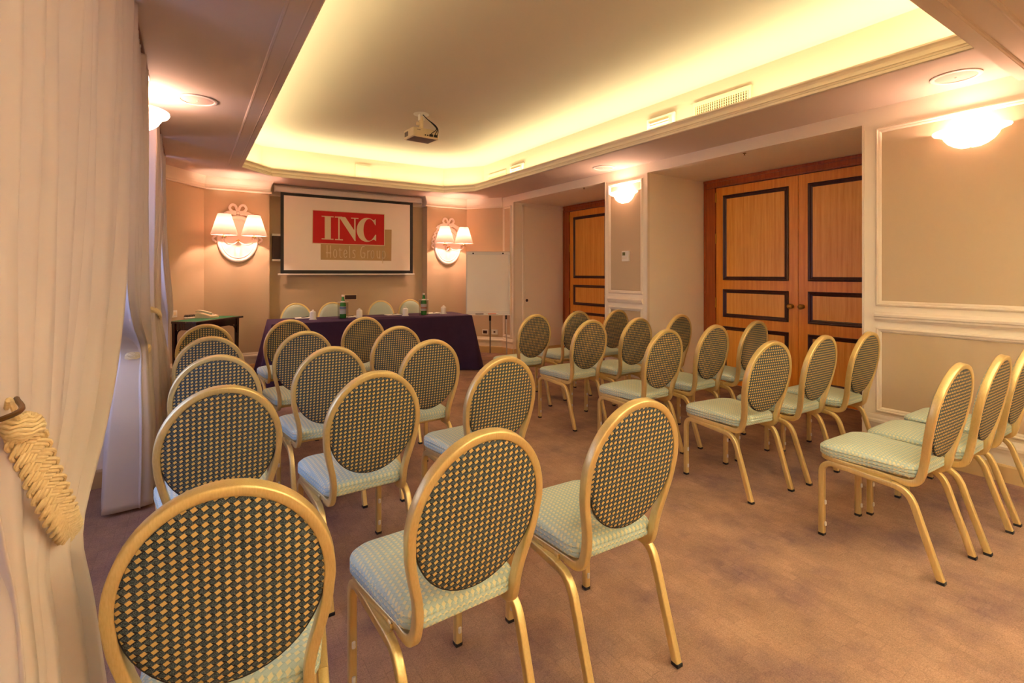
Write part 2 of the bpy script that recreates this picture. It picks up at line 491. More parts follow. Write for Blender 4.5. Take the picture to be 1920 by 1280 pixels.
# ceiling: soffit ring, light trough, cove wall and raised ceiling
LIP = [(0.52, 0.91), (3.70, 0.91), (3.70, 6.76), (3.36, 7.16), (0.90, 7.16), (0.52, 6.73)]
def offset_poly(poly, d):
    n = len(poly); L = []
    for i in range(n):
        a, b = Vector(poly[i]), Vector(poly[(i + 1) % n]); e = (b - a).normalized(); nn = Vector((e.y, -e.x))
        L.append((a + nn * d, e))
    out = []
    for i in range(n):
        (p, e), (q, g) = L[i - 1], L[i]
        den = e.x * g.y - e.y * g.x
        t_ = ((q.x - p.x) * g.y - (q.y - p.y) * g.x) / den
        out.append((p + e * t_)[:])
    return out
def sweep_poly(mb, prof, poly=LIP, closed_profile=False):
    rings = [[mb.bm.verts.new((x, y, z)) for x, y in offset_poly(poly, d)] for d, z in prof]
    n = len(poly); K = len(rings)
    for k in range(K if closed_profile else K - 1):
        A, B = rings[k], rings[(k + 1) % K]
        for i in range(n): mb.bm.faces.new([A[i], A[(i + 1) % n], B[(i + 1) % n], B[i]])
    return rings
m = MB()
# soffit underside: outer rectangle to lip polygon, split by hand
ox0, ox1, oy0, oy1 = -1.5, 5.7, 0.90, 8.1
L_ = LIP
z = ZS
m.face([(ox0, oy0, z), (L_[0][0], oy0, z), (L_[0][0], L_[0][1], z), (L_[5][0], L_[5][1], z), (ox0, L_[5][1], z)])
m.face([(ox0, L_[5][1], z), (L_[5][0], L_[5][1], z), (L_[4][0], L_[4][1], z), (L_[4][0], oy1, z), (ox0, oy1, z)])
m.face([(L_[4][0], L_[4][1], z), (L_[3][0], L_[3][1], z), (L_[3][0], oy1, z), (L_[4][0], oy1, z)])
m.face([(L_[3][0], L_[3][1], z), (L_[2][0], L_[2][1], z), (ox1, L_[2][1], z), (ox1, oy1, z), (L_[3][0], oy1, z)])
m.face([(L_[2][0], L_[2][1], z), (L_[1][0], L_[1][1], z), (L_[1][0], oy0, z), (ox1, oy0, z), (ox1, L_[2][1], z)])
m.face([(L_[0][0], oy0, z), (L_[1][0], oy0, z), (L_[1][0], L_[1][1], z), (L_[0][0], L_[0][1], z)])
# near ceiling, a little lower, with its drop face
LIP2 = [(0.52, -4.0), (3.70, -4.0), (3.70, 0.42), (0.52, 0.42)]
m.box(-1.5, 5.7, 0.42, 0.90, 2.57, 2.615); m.box(-1.5, 5.7, YF - 0.1, -4.0, 2.57, 2.615)
m.box(-1.5, 0.52, -4.0, 0.42, 2.57, 2.615); m.box(3.70, 5.7, -4.0, 0.42, 2.57, 2.615)
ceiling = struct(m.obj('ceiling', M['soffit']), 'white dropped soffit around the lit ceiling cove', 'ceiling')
m = MB()
prof = [(0.0, 2.63), (0.20, 2.63), (0.20, 3.03)]
for k in range(0, 9):
    a = k / 8.0
    prof.append((0.20 - 0.34 * a - 0.004, 3.034 + 0.066 * (1 - (1 - a) ** 2)))
rings = sweep_poly(m, prof)
m.bm.faces.new(rings[-1])
rings = sweep_poly(m, prof, LIP2)
m.bm.faces.new(rings[-1])
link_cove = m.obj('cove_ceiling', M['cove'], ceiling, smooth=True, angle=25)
link_cove['label'] = 'raised ceiling and lit cove wall'
# lip moulding
m = MB()
for LP_ in (LIP, LIP2): sweep_poly(m, poly=LP_, prof=[(0.001, 2.602), (-0.010, 2.606), (-0.010, 2.624), (0.006, 2.628), (0.006, 2.644), (-0.004, 2.648), (-0.004, 2.660), (0.010, 2.664), (0.012, 2.680), (0.004, 2.694), (-0.012, 2.700), (-0.012, 2.712), (0.03, 2.712), (0.03, 2.604)], closed_profile=True)
struct(m.obj('trim_1', M['trim']), 'stepped ivory moulding along the cove lip', 'moulding')
# flat band with beads on the left soffit and on the near ceiling
m = MB()
for x_ in (0.385, 0.475):
    m.tube([(x_, 0.9, ZS), (x_, 6.68, ZS)], circ(0.012, 8, 0.010), ref=(0, 0, 1))
m.box(0.385, 0.519, 0.905, 6.68, ZS - 0.008, ZS + 0.001)
struct(m.obj('trim_2', M['soffit']), 'beaded flat band beside the cove, curtain side', 'moulding')
m = MB()
for y_ in (0.83, 0.70):
    m.tube([(XL, y_, 2.57), (XR, y_, 2.57)], circ(0.012, 8, 0.012), ref=(0, 0, 1))
m.box(XL, XR, 0.83, 0.897, 2.556, 2.571)
struct(m.obj('trim_3', M['soffit']), 'beaded band on the ceiling beam nearest the viewer', 'moulding')
# cove light strips in the trough; the rear bay's strips are added fill
for LP_, watts, ccol in ((LIP, COVE_W, COVE_COL), (LIP2, REAR_FILL_W, REAR_FILL_COL)):
  mid = offset_poly(LP_, 0.085); n6 = len(mid)
  for i in range(n6):
    a, b = Vector(mid[i]), Vector(mid[(i + 1) % n6]); c = (a + b) / 2; ln = (b - a).length
    lo = light('cove_and_fill_light', 'AREA', (c.x, c.y, 2.694), watts * ln, ccol, shape='RECTANGLE', size=ln * 0.98, size_y=0.04)
    th_ = math.atan2(b.y - a.y, b.x - a.x); inw = Vector((-math.sin(th_), math.cos(th_), 0))
    lo.rotation_euler = (Vector((0, 0, 1)) * math.cos(0.5) + inw * math.sin(0.5)).to_track_quat('-Z', 'Y').to_euler()
    ax = lo.rotation_euler.to_matrix() @ Vector((1, 0, 0))
    if abs(ax.x * math.cos(th_) + ax.y * math.sin(th_)) < 0.5: lo.data.size, lo.data.size_y = lo.data.size_y, lo.data.size

# cornice on back piers and chamfers
def along(mb, pts, prof, closed=False):
    """sweep moulding: prof (out, z); pts in plan with the room on the right-hand side of travel"""
    n = len(pts); N = []
    for i in range(n):
        es = []
        if i > 0: es.append((Vector(pts[i]) - Vector(pts[i - 1])).normalized())
        if i < n - 1: es.append((Vector(pts[i + 1]) - Vector(pts[i])).normalized())
        ns = [Vector((e.y, -e.x)) for e in es]
        if len(ns) == 2:
            h = (ns[0] + ns[1]); N.append(h / (1 + ns[0].dot(ns[1])))
        else: N.append(ns[0])
    K = len(prof)
    R_ = [[mb.bm.verts.new((pts[i][0] + N[i].x * o_, pts[i][1] + N[i].y * o_, z_)) for o_, z_ in prof] for i in range(n)]
    for i in range(n - 1):
        for k in range(K): mb.bm.faces.new([R_[i][k], R_[i][(k + 1) % K], R_[i + 1][(k + 1) % K], R_[i + 1][k]])
    mb.bm.faces.new(R_[0][::-1]); mb.bm.faces.new(R_[-1])
    return mb
left_run = [(XL, 6.52), (XL, 7.03), (PL[0], YB), (PL[1], YB), (PL[1], 7.79)]
right_run = [(PR[0], 7.79), (PR[0], YB), (PR[1], YB), (XR, 7.07)]
rec_run = [(PL[1], 7.80), (PR[0], 7.80)]
CORN = [(-0.01, 2.435), (0.022, 2.435), (0.028, 2.447), (0.022, 2.460), (0.012, 2.466), (0.012, 2.50), (0.02, 2.53), (0.04, 2.575), (0.048, 2.60), (-0.01, 2.60)]
BASE = [(-0.005, 0.0), (0.018, 0.0), (0.018, 0.10), (0.012, 0.112), (-0.005, 0.112)]
CAP = [(-0.005, 0.185), (0.012, 0.185), (0.016, 0.20), (0.022, 0.21), (0.022, 0.225), (0.014, 0.235), (0.012, 0.25), (0.006, 0.265), (-0.005, 0.265)]
m = MB(); along(m, left_run, CORN); struct(m.obj('trim_4', M['trim']), 'ivory cornice above the left wall lamp', 'cornice')
m = MB(); along(m, right_run, CORN); struct(m.obj('trim_5', M['trim']), 'ivory cornice above the right wall lamp', 'cornice')
m = MB(); along(m, rec_run, CORN); struct(m.obj('trim_6', M['trim']), 'ivory cornice behind the projection screen', 'cornice')
def skirting(name, pts, label):
    o = struct(along(MB(), pts, BASE).obj('baseboard_' + name, M['skirting']), label, 'baseboard')
    along(MB(), pts, CAP).obj('base_cap', M['trim'], o)
    d = along(MB(), pts, [(-0.004, 0.112), (0.005, 0.112), (0.005, 0.19), (-0.004, 0.19)]).obj('base_fascia', M['trim'], o)
    return o
skirting('back_left', left_run, 'tan baseboard with ivory cap behind the side table')
skirting('back_right', right_run, 'tan baseboard with ivory cap behind the flipchart')
skirting('back', rec_run, 'tan baseboard behind the speakers table')
skirting('right_end', [(XR, 7.07), (XR, R1[1])], 'short tan baseboard at the far end of the right wall')
skirting('right_pilaster', [(XR, R1[0]), (XR, R2[1])], 'tan baseboard on the pilaster between the doors')
skirting('right', [(XR, R2[0]), (XR, YF)], 'tan baseboard under the panelled right wall near the viewer')
for nm, r, lab in (('recess_far', R1, 'plain tan baseboard inside the far door recess'), ('recess_near', R2, 'plain tan baseboard inside the near door recess')):
    m = MB(); along(m, [(XR, r[1]), (XDOOR - 0.06, r[1])], BASE)
    struct(m.obj('baseboard_' + nm, M['skirting']), lab, 'baseboard')
struct(along(MB(), [(-0.93, N1[1]), (XL, N1[1]), (XL, N2[0])], BASE).obj('baseboard_left_return', M['skirting']), 'tan baseboard on the pier between the windows', 'baseboard')
skirting('left', [(XL, YF), (XL, N1[0])], 'tan baseboard on the left wall beside the viewer')

# panel mouldings on the right wall (each frame one part)
def frame_yz(mb, x, y0, y1, z0, z1, wd=0.042, out=0.02):
    """rectangular picture-frame moulding on plane X=x facing -X"""
    prof = [(0, 0), (0.004, out * 0.5), (0.012, out), (0.018, out), (0.022, out * 0.55), (0.03, out * 0.6), (wd - 0.004, out * 0.35), (wd, 0)]
    cs = [(y0, z0), (y1, z0), (y1, z1), (y0, z1)]
    rings = []
    for d, o_ in prof:
        rings.append([mb.bm.verts.new((x - o_, y_ + (d if y_ == y0 else -d), z_ + (d if z_ == z0 else -d))) for y_, z_ in cs])
    for k in range(len(rings) - 1):
        for i in range(4): mb.bm.faces.new([rings[k][i], rings[k][(i + 1) % 4], rings[k + 1][(i + 1) % 4], rings[k + 1][i]])
    return mb
RAIL = [(-0.005, 0.975), (0.010, 0.975), (0.014, 0.985), (0.024, 0.995), (0.024, 1.008), (0.034, 1.015), (0.034, 1.030), (0.022, 1.038), (0.012, 1.052), (-0.005, 1.052)]
def dado(y0, y1, xw=XR):
    frame_yz(MB(), xw, y0 + 0.085, y1 - 0.085, 1.09, 2.445).obj('upper_panel_moulding', M['trim'], wall_right)
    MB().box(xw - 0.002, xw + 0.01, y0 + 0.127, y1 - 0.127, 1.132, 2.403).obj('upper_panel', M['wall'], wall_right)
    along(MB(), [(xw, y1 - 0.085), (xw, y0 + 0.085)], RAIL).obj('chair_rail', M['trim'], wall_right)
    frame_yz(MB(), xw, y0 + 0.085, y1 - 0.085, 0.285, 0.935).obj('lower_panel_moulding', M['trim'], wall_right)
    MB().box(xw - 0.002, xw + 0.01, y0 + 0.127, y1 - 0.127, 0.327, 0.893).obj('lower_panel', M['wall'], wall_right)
def dado_small(y0, y1, e):
    frame_yz(MB(), XR, y0 + e, y1 - e, 1.09, 2.445, 0.042).obj('upper_panel_moulding', M['trim'], wall_right)
    MB().box(XR - 0.002, XR + 0.01, y0 + e + 0.042, y1 - e - 0.042, 1.132, 2.403).obj('upper_panel', M['wall'], wall_right)
    along(MB(), [(XR, y1 - e), (XR, y0 + e)], RAIL).obj('chair_rail', M['trim'], wall_right)
    frame_yz(MB(), XR, y0 + e, y1 - e, 0.285, 0.935, 0.042).obj('lower_panel_moulding', M['trim'], wall_right)
    MB().box(XR - 0.002, XR + 0.01, y0 + e + 0.042, y1 - e - 0.042, 0.327, 0.893).obj('lower_panel', M['wall'], wall_right)
dado(YF + 0.3, R2[0])
dado_small(R2[1], R1[0], 0.062)
frame_yz(MB(), XR, R1[1] + 0.06, 7.05, 0.285, 2.445, 0.042).obj('upper_panel_moulding', M['trim'], wall_right)
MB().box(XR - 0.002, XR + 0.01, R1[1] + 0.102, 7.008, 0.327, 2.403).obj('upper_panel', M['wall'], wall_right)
# white corner casings at the recess edges
m = MB()
for y_ in (R2[0] - 0.010, R2[1] - 0.004, R1[0] - 0.010, R1[1] - 0.004):
    MB().box(XR - 0.006, XR + 0.03, y_, y_ + 0.014, 0.0, ZR - 0.002).obj('corner_bead', M['trim'], wall_right)
# flush jib door in the far recess
jib = struct(thing('door_3', 'flush cream jib door in the far recess side wall', 'door', (0, 0, 0)), 'flush cream jib door in the far recess side wall', 'door')
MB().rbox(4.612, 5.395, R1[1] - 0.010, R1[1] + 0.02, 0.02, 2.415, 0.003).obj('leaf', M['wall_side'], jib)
m = MB()
y_ = R1[1]
m.box(4.572, 4.606, y_ - 0.016, y_ + 0.01, 0.0, 2.455); m.box(4.572, 5.43, y_ - 0.016, y_ + 0.01, 2.421, 2.455)
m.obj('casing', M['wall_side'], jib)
p = ony(988, 563, R1[1] - 0.012)
MB().cyl((p[0], R1[1] - 0.013, p[2]), (p[0], R1[1] - 0.006, p[2]), 0.024, 16).obj('finger_pull', M['dark_slot'], jib)

# double doors
def double_door(n, r, label):
    d = thing('door_%d' % n, label, 'door'); d['kind'] = 'structure'
    X = XDOOR - 0.03          # leaf face at 5.45
    yL, ym = r[1] - 0.159, r[1] - 1.148
    yR = max(ym - 0.989, r[0] + 0.03)
    m = MB()
    for a, b in ((yL, r[1] - 0.004), (r[0] + 0.004, yR)):
        m.box(X - 0.025, X + 0.03, a + (0.002), b - 0.002, 0, 2.386)
    m.box(X - 0.025, X + 0.03, r[0] + 0.004, r[1] - 0.004, 2.39, 2.484)
    m.obj('frame', M['door_frame'], d)
    m = MB(); m.box(X - 0.04, X - 0.024, r[0] + 0.006, r[1] - 0.006, 2.455, 2.486); m.box(X - 0.034, X - 0.024, r[0] + 0.006, r[1] - 0.006, 2.40, 2.412)
    m.box(X - 0.036, X - 0.024, r[1] - 0.035, r[1] - 0.006, 0, 2.455)
    m.obj('frame_moulding', M['door_frame'], d)
    for side, (a, b) in (('L', (ym + 0.002, yL - 0.003)), ('R', (yR + 0.003, ym - 0.002))):
        leaf = MB().rbox(X - 0.008, X + 0.03, a, b, 0.012, 2.383, 0.003).obj('leaf', M['door'], d)
        e = 0.10
        for z0, z1 in ((1.257, 2.280), (0.812, 1.147), (0.17, 0.700)):
            pa, pb = a + e, b - e
            m = MB(); wd = 0.044
            prof = [(0, 0.0), (0.0, 0.012), (0.010, 0.020), (0.022, 0.016), (0.030, 0.006), (wd, 0.0015), (wd, 0.0)]
            cs = [(pa, z0), (pb, z0), (pb, z1), (pa, z1)]; rings = []
            for dd, oo in prof:
                rings.append([m.bm.verts.new((X - 0.008 - oo, yy + (dd if yy == pa else -dd), zz + (dd if zz == z0 else -dd))) for yy, zz in cs])
            for k in range(len(rings) - 1):
                for i in range(4): m.bm.faces.new([rings[k][i], rings[k][(i + 1) % 4], rings[k + 1][(i + 1) % 4], rings[k + 1][i]])
            m.obj('panel_moulding', M['door_mould'], leaf)
            MB().box(X - 0.0095, X, pa + 0.035, pb - 0.035, z0 + 0.035, z1 - 0.035).obj('panel', M['door_panel'], leaf)
        ky = ym + (0.071 if side == 'L' else -0.042)
        m = MB(); m.cyl((X - 0.010, ky, 0.985), (X - 0.035, ky, 0.985), 0.010); m.cyl((X - 0.009, ky, 0.985), (X - 0.013, ky, 0.985), 0.026, 20)
        m.sphere((X - 0.05, ky, 0.985), 0.028, 16, 10, (0.8, 1, 1)); m.obj('knob', M['brass'], leaf, True)
        hy = b + 0.004 if side == 'L' else a - 0.004
        for hz in (2.27, 1.765, 0.98):
            m = MB(); m.cyl((X - 0.012, hy, hz - 0.05), (X - 0.012, hy, hz + 0.05), 0.009, 10)
            m.sphere((X - 0.012, hy, hz + 0.055), 0.009, 8, 6); m.sphere((X - 0.012, hy, hz - 0.055), 0.009, 8, 6)
            m.obj('hinge', M['brass'], leaf, True)
    return d
double_door(1, R2, 'honey-wood double door with brass knobs in the near recess')
double_door(2, R1, 'honey-wood double door in the far recess, partly hidden by the pilaster')

# windows in the niches
for k, nch in ((1, N1), (2, N2)):
    wd = thing('window_%d' % k, 'brown wood window behind the %s pair of curtains' % ('nearer' if k == 1 else 'farther'), 'window'); wd['kind'] = 'structure'
    x0, x1 = XWIN - 0.09, XWIN - 0.02
    y0, y1, z0, z1 = nch[0], nch[1], 0.75, 2.45
    m = MB(); f_ = 0.07
    m.box(x0, x1, y0, y0 + f_, z0, z1); m.box(x0, x1, y1 - f_, y1, z0, z1); m.box(x0, x1, y0 + f_, y1 - f_, z0, z0 + f_); m.box(x0, x1, y0 + f_, y1 - f_, z1 - f_, z1)
    m.obj('window_frame', M['window_wood'], wd)
    nm = 3 if k == 1 else 2
    for i in range(1, nm):
        yy = y0 + (y1 - y0) * i / nm
        MB().box(x0, x1, yy - 0.05, yy + 0.05, z0 + f_, z1 - f_).obj('mullion', M['window_wood'], wd)
    for i in range(nm):
        a = y0 + (y1 - y0) * i / nm; b = y0 + (y1 - y0) * (i + 1) / nm
        MB().box(XWIN - 0.058, XWIN - 0.054, a + 0.05, b - 0.05, z0 + f_, z1 - f_).obj('pane', M['pane'], wd)
    MB().box(XWIN - 0.02, XWIN + 0.08, y0 + 0.002, y1 - 0.002, z0 - 0.03, z0).obj('window_sill', M['trim'], wd)
    pl = light('daylight_portal', 'AREA', (-1.25, (y0 + y1) / 2, (z0 + z1) / 2), 1.0, (1, 1, 1), shape='RECTANGLE', size=z1 - z0, size_y=y1 - y0)
    pl.rotation_euler = (0, -PI / 2, 0); pl.data.cycles.is_portal = True

# ================================================================== CHAIRS
KT = 0.189                     # backward lean of the back per metre of height
def yb_(z): return KT * (0.936 - z)
def build_chair():
    root = thing('banquet_chair', '', 'chair')
    # oval back hoop with its two uprights curving forward under the seat
    right = []
    for k in range(0, 19):
        a = PI / 2 - (PI / 2) * k / 18
        right.append((0.193 * math.cos(a), 0.70 + 0.225 * math.sin(a)))
    low = smooth_path([(0.193, 0.70), (0.187, 0.635), (0.174, 0.575), (0.160, 0.52), (0.153, 0.475), (0.152, 0.445)], 4)[1:]
    R_ = [(x, yb_(z), z) for x, z in right + [(p[0], p[1]) for p in low]]
    bend = smooth_path([(0.152, yb_(0.445), 0.445), (0.153, 0.104, 0.41), (0.155, 0.122, 0.392), (0.157, 0.150, 0.386), (0.159, 0.185, 0.388)], 4)[1:]
    R_ += bend
    Lf = [(-x, y, z) for x, y, z in R_[1:]][::-1]
    path = Lf + R_
    refs = []; n = len(path)
    for i, p in enumerate(path):
        d = (Vector(path[min(i + 1, n - 1)]) - Vector(path[max(i - 1, 0)])).normalized()
        if p[2] > 0.47: refs.append((0, 1, KT))
        else:
            r = Vector((1, 0, 0)).cross(d)
            if p[0] < 0: r = -r
            refs.append(r[:])
    MB().tube(path, rrect(0.0115, 0.0155, 0.004), ref=refs).obj('back_frame', M['gold'], root, True, 50)
    # seat frame: U below the cushion
    half = [(0.159, 0.180, 0.389), (0.176, 0.28, 0.395), (0.190, 0.38, 0.400), (0.194, 0.43, 0.403), (0.188, 0.475, 0.405), (0.165, 0.503, 0.406), (0.12, 0.513, 0.407), (0, 0.515, 0.407)]
    hp = smooth_path(half, 4)
    U_ = [(-x, y, z) for x, y, z in hp] + hp[::-1][1:]
    MB().tube(U_, rrect(0.010, 0.0125, 0.004), ref=(0, 0, 1)).obj('seat_frame', M['gold'], root, True, 50)
    sec = rrect(0.0125, 0.0135, 0.004)
    for s in (-1, 1):
        fl = [(s * 0.190, 0.500, 0.010), (s * 0.190, 0.500, 0.20), (s * 0.190, 0.500, 0.325)] + \
             [(s * 0.190, 0.445 + 0.055 * math.cos(a), 0.325 + 0.055 * math.sin(a)) for a in [PI / 2 * k / 7 for k in range(1, 8)]]
        bk = lambda P: [tuple(Vector((1, 0, 0)).cross((Vector(P[min(i + 1, len(P) - 1)]) - Vector(P[max(i - 1, 0)])).normalized())) for i in range(len(P))]
        MB().tube(fl, sec, ref=bk(fl)).obj('leg', M['gold'], root, True, 50)
        rail = [(s * 0.190, 0.445, 0.380), (s * 0.189, 0.32, 0.374), (s * 0.187, 0.195, 0.367)]
        MB().tube(rail, sec, ref=bk(rail)).obj('side_rail', M['gold'], root, True, 50)
        rl = smooth_path([(s * 0.187, 0.195, 0.367), (s * 0.187, 0.160, 0.360), (s * 0.187, 0.130, 0.338), (s * 0.186, 0.112, 0.305)], 4) + [(s * 0.185, 0.065, 0.16), (s * 0.184, 0.0155, 0.010)]
        MB().tube(rl, sec, ref=bk(rl)).obj('leg', M['gold'], root, True, 50)
        MB().rbox(s * 0.190 - 0.0135, s * 0.190 + 0.0135, 0.486, 0.514, 0.0, 0.014, 0.002, 1).obj('foot_cap', M['rubber'], root)
        MB().rbox(s * 0.184 - 0.0135, s * 0.184 + 0.0135, 0.000, 0.030, 0.0, 0.014, 0.002, 1).obj('foot_cap', M['rubber'], root)
        for z_ in (0.062, 0.172):
            MB().rbox(s * 0.190 - 0.006, s * 0.190 + 0.006, 0.479, 0.487, z_ - 0.012, z_ + 0.012, 0.003, 1).obj('stacking_bumper', M['white_plastic'], root)
    for y_ in (0.215, 0.425):
        MB().rbox(-0.18, 0.18, y_ - 0.012, y_ + 0.012, 0.374, 0.396, 0.003, 1).obj('crossbar', M['gold'], root)
    # cushion
    def outline(n=14):
        pts = []
        def arc(cx_, cy_, r, a0, a1):
            for i in range(n + 1):
                a = a0 + (a1 - a0) * i / n; pts.append((cx_ + r * math.cos(a), cy_ + r * math.sin(a)))
        arc(0.128, 0.448, 0.082, 0, PI / 2); arc(-0.128, 0.448, 0.082, PI / 2, PI)
        arc(-0.118, 0.165, 0.062, PI, 1.5 * PI); arc(0.118, 0.165, 0.062, 1.5 * PI, 2 * PI)
        return pts
    O = outline(); c_ = (0, 0.32)
    m = MB(); rings = []
    for ins, z_ in ((0.03, 0.412), (0.006, 0.414), (0.0, 0.420), (0.0, 0.431), (0.006, 0.4335), (0.0, 0.436), (0.0, 0.447), (0.006, 0.4495), (0.0, 0.452), (0.002, 0.462), (0.012, 0.472), (0.03, 0.478), (0.07, 0.483), (0.12, 0.486), (0.17, 0.487)):
        k = 1 - ins / 0.2
        rings.append([m.bm.verts.new((c_[0] + (x - c_[0]) * k, c_[1] + (y - c_[1]) * k, z_ + (0.0 if z_ < 0.46 else -0.006 * ((y - 0.32) / 0.2) ** 2))) for x, y in O])
    N_ = len(O)
    for k in range(len(rings) - 1):
        for i in range(N_): m.bm.faces.new([rings[k][i], rings[k][(i + 1) % N_], rings[k + 1][(i + 1) % N_], rings[k + 1][i]])
    m.bm.faces.new(rings[0][::-1]); m.bm.faces.new(rings[-1])
    m.obj('seat', M['fab_seat'], root, True, 60)
    # padded oval panel: pale front, dark woven rear
    def dome(sgn, prof):
        m = MB(); rings = []
        for k, off in prof:
            rings.append([m.bm.verts.new((0.184 * k * math.cos(a), yb_(0.708 + 0.209 * k * math.sin(a)) + sgn * off, 0.708 + 0.209 * k * math.sin(a))) for a in [2 * PI * i / 48 for i in range(48)]])
        for k in range(len(rings) - 1):
            for i in range(48): m.bm.faces.new([rings[k][i], rings[k][(i + 1) % 48], rings[k + 1][(i + 1) % 48], rings[k + 1][i]])
        m.bm.faces.new(rings[-1])
        return m
    dome(1, [(1.0, -0.004), (1.0, 0.010), (0.985, 0.018), (0.94, 0.025), (0.8, 0.031), (0.5, 0.034), (0.2, 0.035)]).obj('backrest', M['fab_front'], root, True, 60)
    dome(-1, [(1.0, 0.0), (1.0, 0.008), (0.985, 0.012), (0.9, 0.0145), (0.6, 0.016), (0.2, 0.0165)]).obj('back_panel', M['fab_back'], root, True, 60)
    ring = [(0.183 * math.cos(a), yb_(0.708 + 0.208 * math.sin(a)) - 0.0095, 0.708 + 0.208 * math.sin(a)) for a in [2 * PI * i / 48 for i in range(48)]]
    MB().tube(ring, circ(0.0024, 5), ref=(0, 1, KT), closed=True).obj('piping', M['rubber'], root, True)
    return root
CH_L = {  # curtain-side block: (x, y, turn in degrees), rows from the viewer
    'A': [(0.058, 1.105, -9.0), (0.099, 2.056, 1.5), (0.115, 2.845, 0.5), (0.111, 3.699, 0.0), (0.11, 4.612, 0.0)],
    'B': [(0.642, 1.107, 2.2), (0.65, 2.02, 2.5), (0.66, 2.831, 1.5), (0.68, 3.692, 1.5), (0.737, 4.69, 0.5)],
    'C': [(1.214, 1.11, -1.4), (1.283, 2.035, 2.5), (1.24, 2.8, 2.0), (1.34, 3.656, 1.5), (1.36, 4.589, 0.5)]}
CH_R = {
    'D': [(2.903, 0.773, -1.4), (2.923, 1.638, -5.7), (2.89, 2.395, 1.0), (2.93, 3.24, 1.0), (2.87, 3.98, 1.0)],
    'E': [(3.37, 0.74, 0.5), (3.475, 1.605, 0.5), (3.46, 2.395, 1.0), (3.425, 3.16, 1.0), (3.5, 4.08, 2.0)],
    'F': [(3.87, 0.74, 0.0), (3.945, 1.535, 0.0), (4.05, 2.41, 1.0), (4.06, 3.2, 2.0), (4.0, 4.0, 2.0)]}
ROW = ['row nearest the viewer', 'second row from the viewer', 'middle row', 'second row from the front table', 'row nearest the front table']
SEAT_L = {'A': 'seat beside the curtains', 'B': 'middle seat', 'C': 'aisle seat'}
SEAT_R = {'D': 'aisle seat', 'E': 'middle seat', 'F': 'seat by the door wall'}
proto = build_chair(); first = True
def place_chair(x, y, deg, label, group):
    global first
    c = proto if first else copy_tree(proto); first = False
    c.location = (x, y, 0); c.rotation_euler = (0, 0, math.radians(deg))
    return tag(c, label, 'chair', group)
for block, seats, nm in ((CH_L, SEAT_L, 'curtain-side'), (CH_R, SEAT_R, 'door-side')):
    for colm in block:
        for i, (x, y, a) in enumerate(block[colm]):
            place_chair(x, y, a, 'gold oval-back chair, %s block, %s, %s' % (nm, ROW[i], seats[colm]), 'gold oval-back banquet chairs')
TCH = [(1.21, 7.24, 180, 'gold oval-back chair behind the purple table, leftmost of four'), (1.68, 7.23, 180, 'gold oval-back chair behind the purple table, second from left'),
       (2.38, 7.27, 180, 'gold oval-back chair behind the purple table, third from left'), (2.86, 7.32, 180, 'gold oval-back chair behind the purple table, rightmost of four')]
for x, y, a, lab in TCH: place_chair(x, y, a, lab, 'gold oval-back banquet chairs')

# ================================================================== SPEAKERS' TABLE
ZT = 0.75
FLc, FRc, BRc, BLc = (0.80, 6.318), (3.335, 6.185), (3.375, 6.93), (0.84, 7.06)
tbl = thing('speakers_table', 'long folding table hidden under the purple cloth', 'table', ((FLc[0] + BRc[0]) / 2, (FLc[1] + BRc[1]) / 2, 0), math.atan2(FRc[1] - FLc[1], FRc[0] - FLc[0]))
MB().rbox(-1.25, 1.25, -0.36, 0.36, 0.715, 0.742, 0.004).obj('table_top', M['dark_wood'], tbl)
for x_ in (-1.15, 1.15):
    for y_ in (-0.30, 0.30): MB().cyl((x_, y_, 0), (x_, y_, 0.715), 0.018, 10).obj('leg', M['chrome'], tbl)
def tablecloth():
    cs = [Vector(FLc), Vector(FRc), Vector(BRc), Vector(BLc)]
    per = []      # (pos, outward normal, corner weight)
    for i in range(4):
        a, b = cs[i], cs[(i + 1) % 4]; e = (b - a); ln = e.length; e.normalize(); nrm = Vector((e.y, -e.x))
        pn = cs[i] - cs[i - 1]; pn.normalize(); n0 = Vector((pn.y, -pn.x))
        for k in range(7):      # round corner
            f = k / 7.0; nn = (n0 * (1 - f) + nrm * f).normalized(); per.append((a + e * 0.0, nn, 1.0, 0))
        steps = max(8, int(ln / 0.03))
        for k in range(steps):
            s = k / steps * ln
            per.append((a + e * s, nrm, math.exp(-min(s, ln - s) / 0.16), s))
    m = MB(); rings = []
    zs = [ZT, ZT - 0.004, ZT - 0.02, ZT - 0.08, 0.60, 0.50, 0.40, 0.30, 0.20, 0.10, 0.012]
    for z_ in zs:
        t_ = max(0.0, (ZT - 0.01 - z_) / ZT); ring = []
        for p_, nn, cw, s in per:
            out = 0.006 + 0.02 * t_ + 0.155 * cw * t_ + 0.010 * t_ * math.sin(s * 17 + p_.x * 3) - 0.07 * t_ * math.exp(-((s - 0.24) / 0.05) ** 2) * (cw > 0.05) 
            if z_ == ZT: out = 0.0
            elif z_ > ZT - 0.006: out = 0.004
            zz = z_ if nn.y < 0.6 else ZT - (ZT - z_) * 0.30
            q = p_ + nn * (out if nn.y < 0.6 else out * 0.3); ring.append(m.bm.verts.new((q.x, q.y, zz)))
        rings.append(ring)
    n = len(per)
    for k in range(len(rings) - 1):
        for i in range(n): m.bm.faces.new([rings[k][i], rings[k][(i + 1) % n], rings[k + 1][(i + 1) % n], rings[k + 1][i]])
    m.bm.faces.new(rings[0])
    o = m.obj('tablecloth', M['cloth'], None, True, 60)
    return tag(o, 'dark purple cloth covering the speakers table down to the floor', 'tablecloth')
tablecloth()

